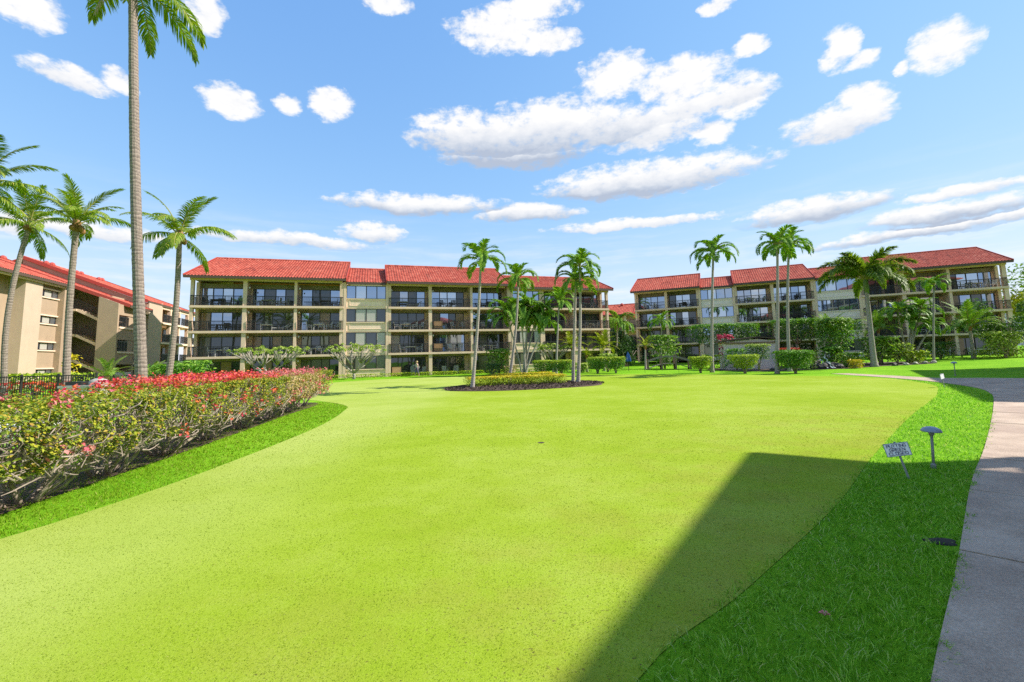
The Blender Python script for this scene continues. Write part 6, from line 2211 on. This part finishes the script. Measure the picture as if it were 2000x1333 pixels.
# ---------------------------------------------------------------- the person walking past the patios
def person():
    r = empty('person', (-10.75, 51.6, 0.0), R(-60), 'fair-haired person walking past the patios with a grey board under one arm', 'person')
    J = {'pelvis': (0, 0, 0.92), 'waist': (0, 0.01, 1.04), 'chest': (0.0, -0.01, 1.26), 'neck': (0, -0.02, 1.42), 'headb': (0, -0.03, 1.50), 'head': (0, -0.035, 1.60), 'crown': (0, -0.03, 1.66)}
    V, E, RD, name = [], [], [], {}

    def add(n, p, r_, par=None):
        name[n] = len(V)
        V.append(p)
        RD.append(r_)
        if par:
            E.append((name[par], name[n]))
    add('pelvis', J['pelvis'], 0.145)
    add('waist', J['waist'], 0.125, 'pelvis')
    add('chest', J['chest'], 0.15, 'waist')
    add('neck', J['neck'], 0.058, 'chest')
    add('headb', J['headb'], 0.075, 'neck')
    add('head', J['head'], 0.095, 'headb')
    add('crown', J['crown'], 0.07, 'head')
    add('nose', (0, -0.135, 1.575), 0.018, 'head')
    for s, n in ((-1, 'l'), (1, 'r')):
        add('hip' + n, (s * 0.09, 0, 0.86), 0.10, 'pelvis')
        st = -0.16 if s < 0 else 0.18
        add('knee' + n, (s * 0.095, st * 0.6 - 0.03, 0.48), 0.062, 'hip' + n)
        add('calf' + n, (s * 0.095, st * 0.85 + 0.02, 0.33), 0.056, 'knee' + n)
        add('ank' + n, (s * 0.095, st * 1.1 + (0.06 if s > 0 else 0.0), 0.08), 0.036, 'calf' + n)
        add('toe' + n, (s * 0.10, st * 1.1 - 0.14 + (0.06 if s > 0 else 0.0), 0.035), 0.034, 'ank' + n)
        add('sho' + n, (s * 0.18, -0.01, 1.36), 0.062, 'chest')
        el = (s * 0.25, 0.05, 1.10)
        wr = (s * 0.26, -0.10 * (1 if s < 0 else -0.4), 0.88)
        add('elb' + n, el, 0.042, 'sho' + n)
        add('wri' + n, wr, 0.027, 'elb' + n)
        add('palm' + n, (wr[0], wr[1] - 0.02, wr[2] - 0.075), 0.030, 'wri' + n)
        for k in range(4):
            x = wr[0] + (k - 1.5) * 0.004
            y = wr[1] - 0.02 + (k - 1.5) * 0.020
            add('f%d%s' % (k, n), (x, y, wr[2] - 0.125), 0.0085, 'palm' + n)
            add('g%d%s' % (k, n), (x - s * 0.012, y, wr[2] - 0.155 - 0.008 * (1 if k in (1, 2) else 0)), 0.0075, 'f%d%s' % (k, n))
        add('t' + n, (wr[0] - s * 0.012, wr[1] - 0.065, wr[2] - 0.085), 0.010, 'palm' + n)
        add('u' + n, (wr[0] - s * 0.016, wr[1] - 0.075, wr[2] - 0.115), 0.008, 't' + n)
    me = bpy.data.meshes.new('body')
    me.from_pydata(V, E, [])
    o = link_data('body', me, r)
    sk = o.modifiers.new('skin', 'SKIN')
    lay = me.skin_vertices[0].data if me.skin_vertices else None
    if lay is None:
        bpy.context.view_layer.objects.active = o
        o.select_set(True)
        bpy.ops.object.modifier_remove(modifier='skin')
        bpy.ops.object.modifier_add(type='SKIN')
        lay = me.skin_vertices[0].data
    for i, q in enumerate(RD):
        lay[i].radius = (q, q)
        lay[i].use_root = i == 0
    sb = o.modifiers.new('sub', 'SUBSURF')
    sb.levels = sb.render_levels = 1
    me.materials.append(MATS['skin'])
    # clothes follow the body
    MB().lathe([(0.155, 0.94), (0.150, 1.04), (0.172, 1.22), (0.175, 1.32), (0.11, 1.40), (0.07, 1.42)], 16, (0, 0, 0), 1.12, 0.86).build('top', 'top_cloth', r, smooth=True)
    m = MB()
    m.lathe([(0.165, 0.80), (0.175, 0.88), (0.160, 0.97)], 16, (0, 0, 0), 1.1, 0.9)
    for s in (-1, 1):
        st = -0.16 if s < 0 else 0.18
        m.tube([(s * 0.09, 0, 0.88), (s * 0.093, st * 0.35 - 0.01, 0.66), (s * 0.095, st * 0.6 - 0.03, 0.48), (s * 0.095, st * 0.85 + 0.02, 0.32)], [0.118, 0.098, 0.078, 0.068], 12)
    m.build('leggings', 'purple_cloth', r, smooth=True)
    MB().lathe([(0.06, 1.47), (0.108, 1.54), (0.118, 1.61), (0.095, 1.68), (0.03, 1.71)], 14, (0, 0.022, 0), 0.95, 0.95).build('hair', 'hair', r, smooth=True)
    b = empty('body_board', (-10.75, 51.6, 0.0), R(-60), 'grey board carried under the arm of the walking person', 'board')
    pts = []
    for i in range(20):
        a = 2 * math.pi * i / 20
        pts.append((0.58 * math.cos(a) ** 1 * (1 if math.cos(a) > 0 else 0.9), 0.26 * math.sin(a)))
    m = MB()
    m.prism(pts, -0.03, 0.03)
    w = m.build('deck', 'grey_foam', b)
    w.location = (-0.32, -0.12, 1.0)
    w.rotation_euler = (R(90), 0, R(90))
    st = MB().box(-0.08, 0.08, -0.02, 0.02, 0.031, 0.05).build('strap', 'black_metal', b)
    st.location = (-0.32, -0.12, 1.0)
    st.rotation_euler = (R(90), 0, R(90))


person()
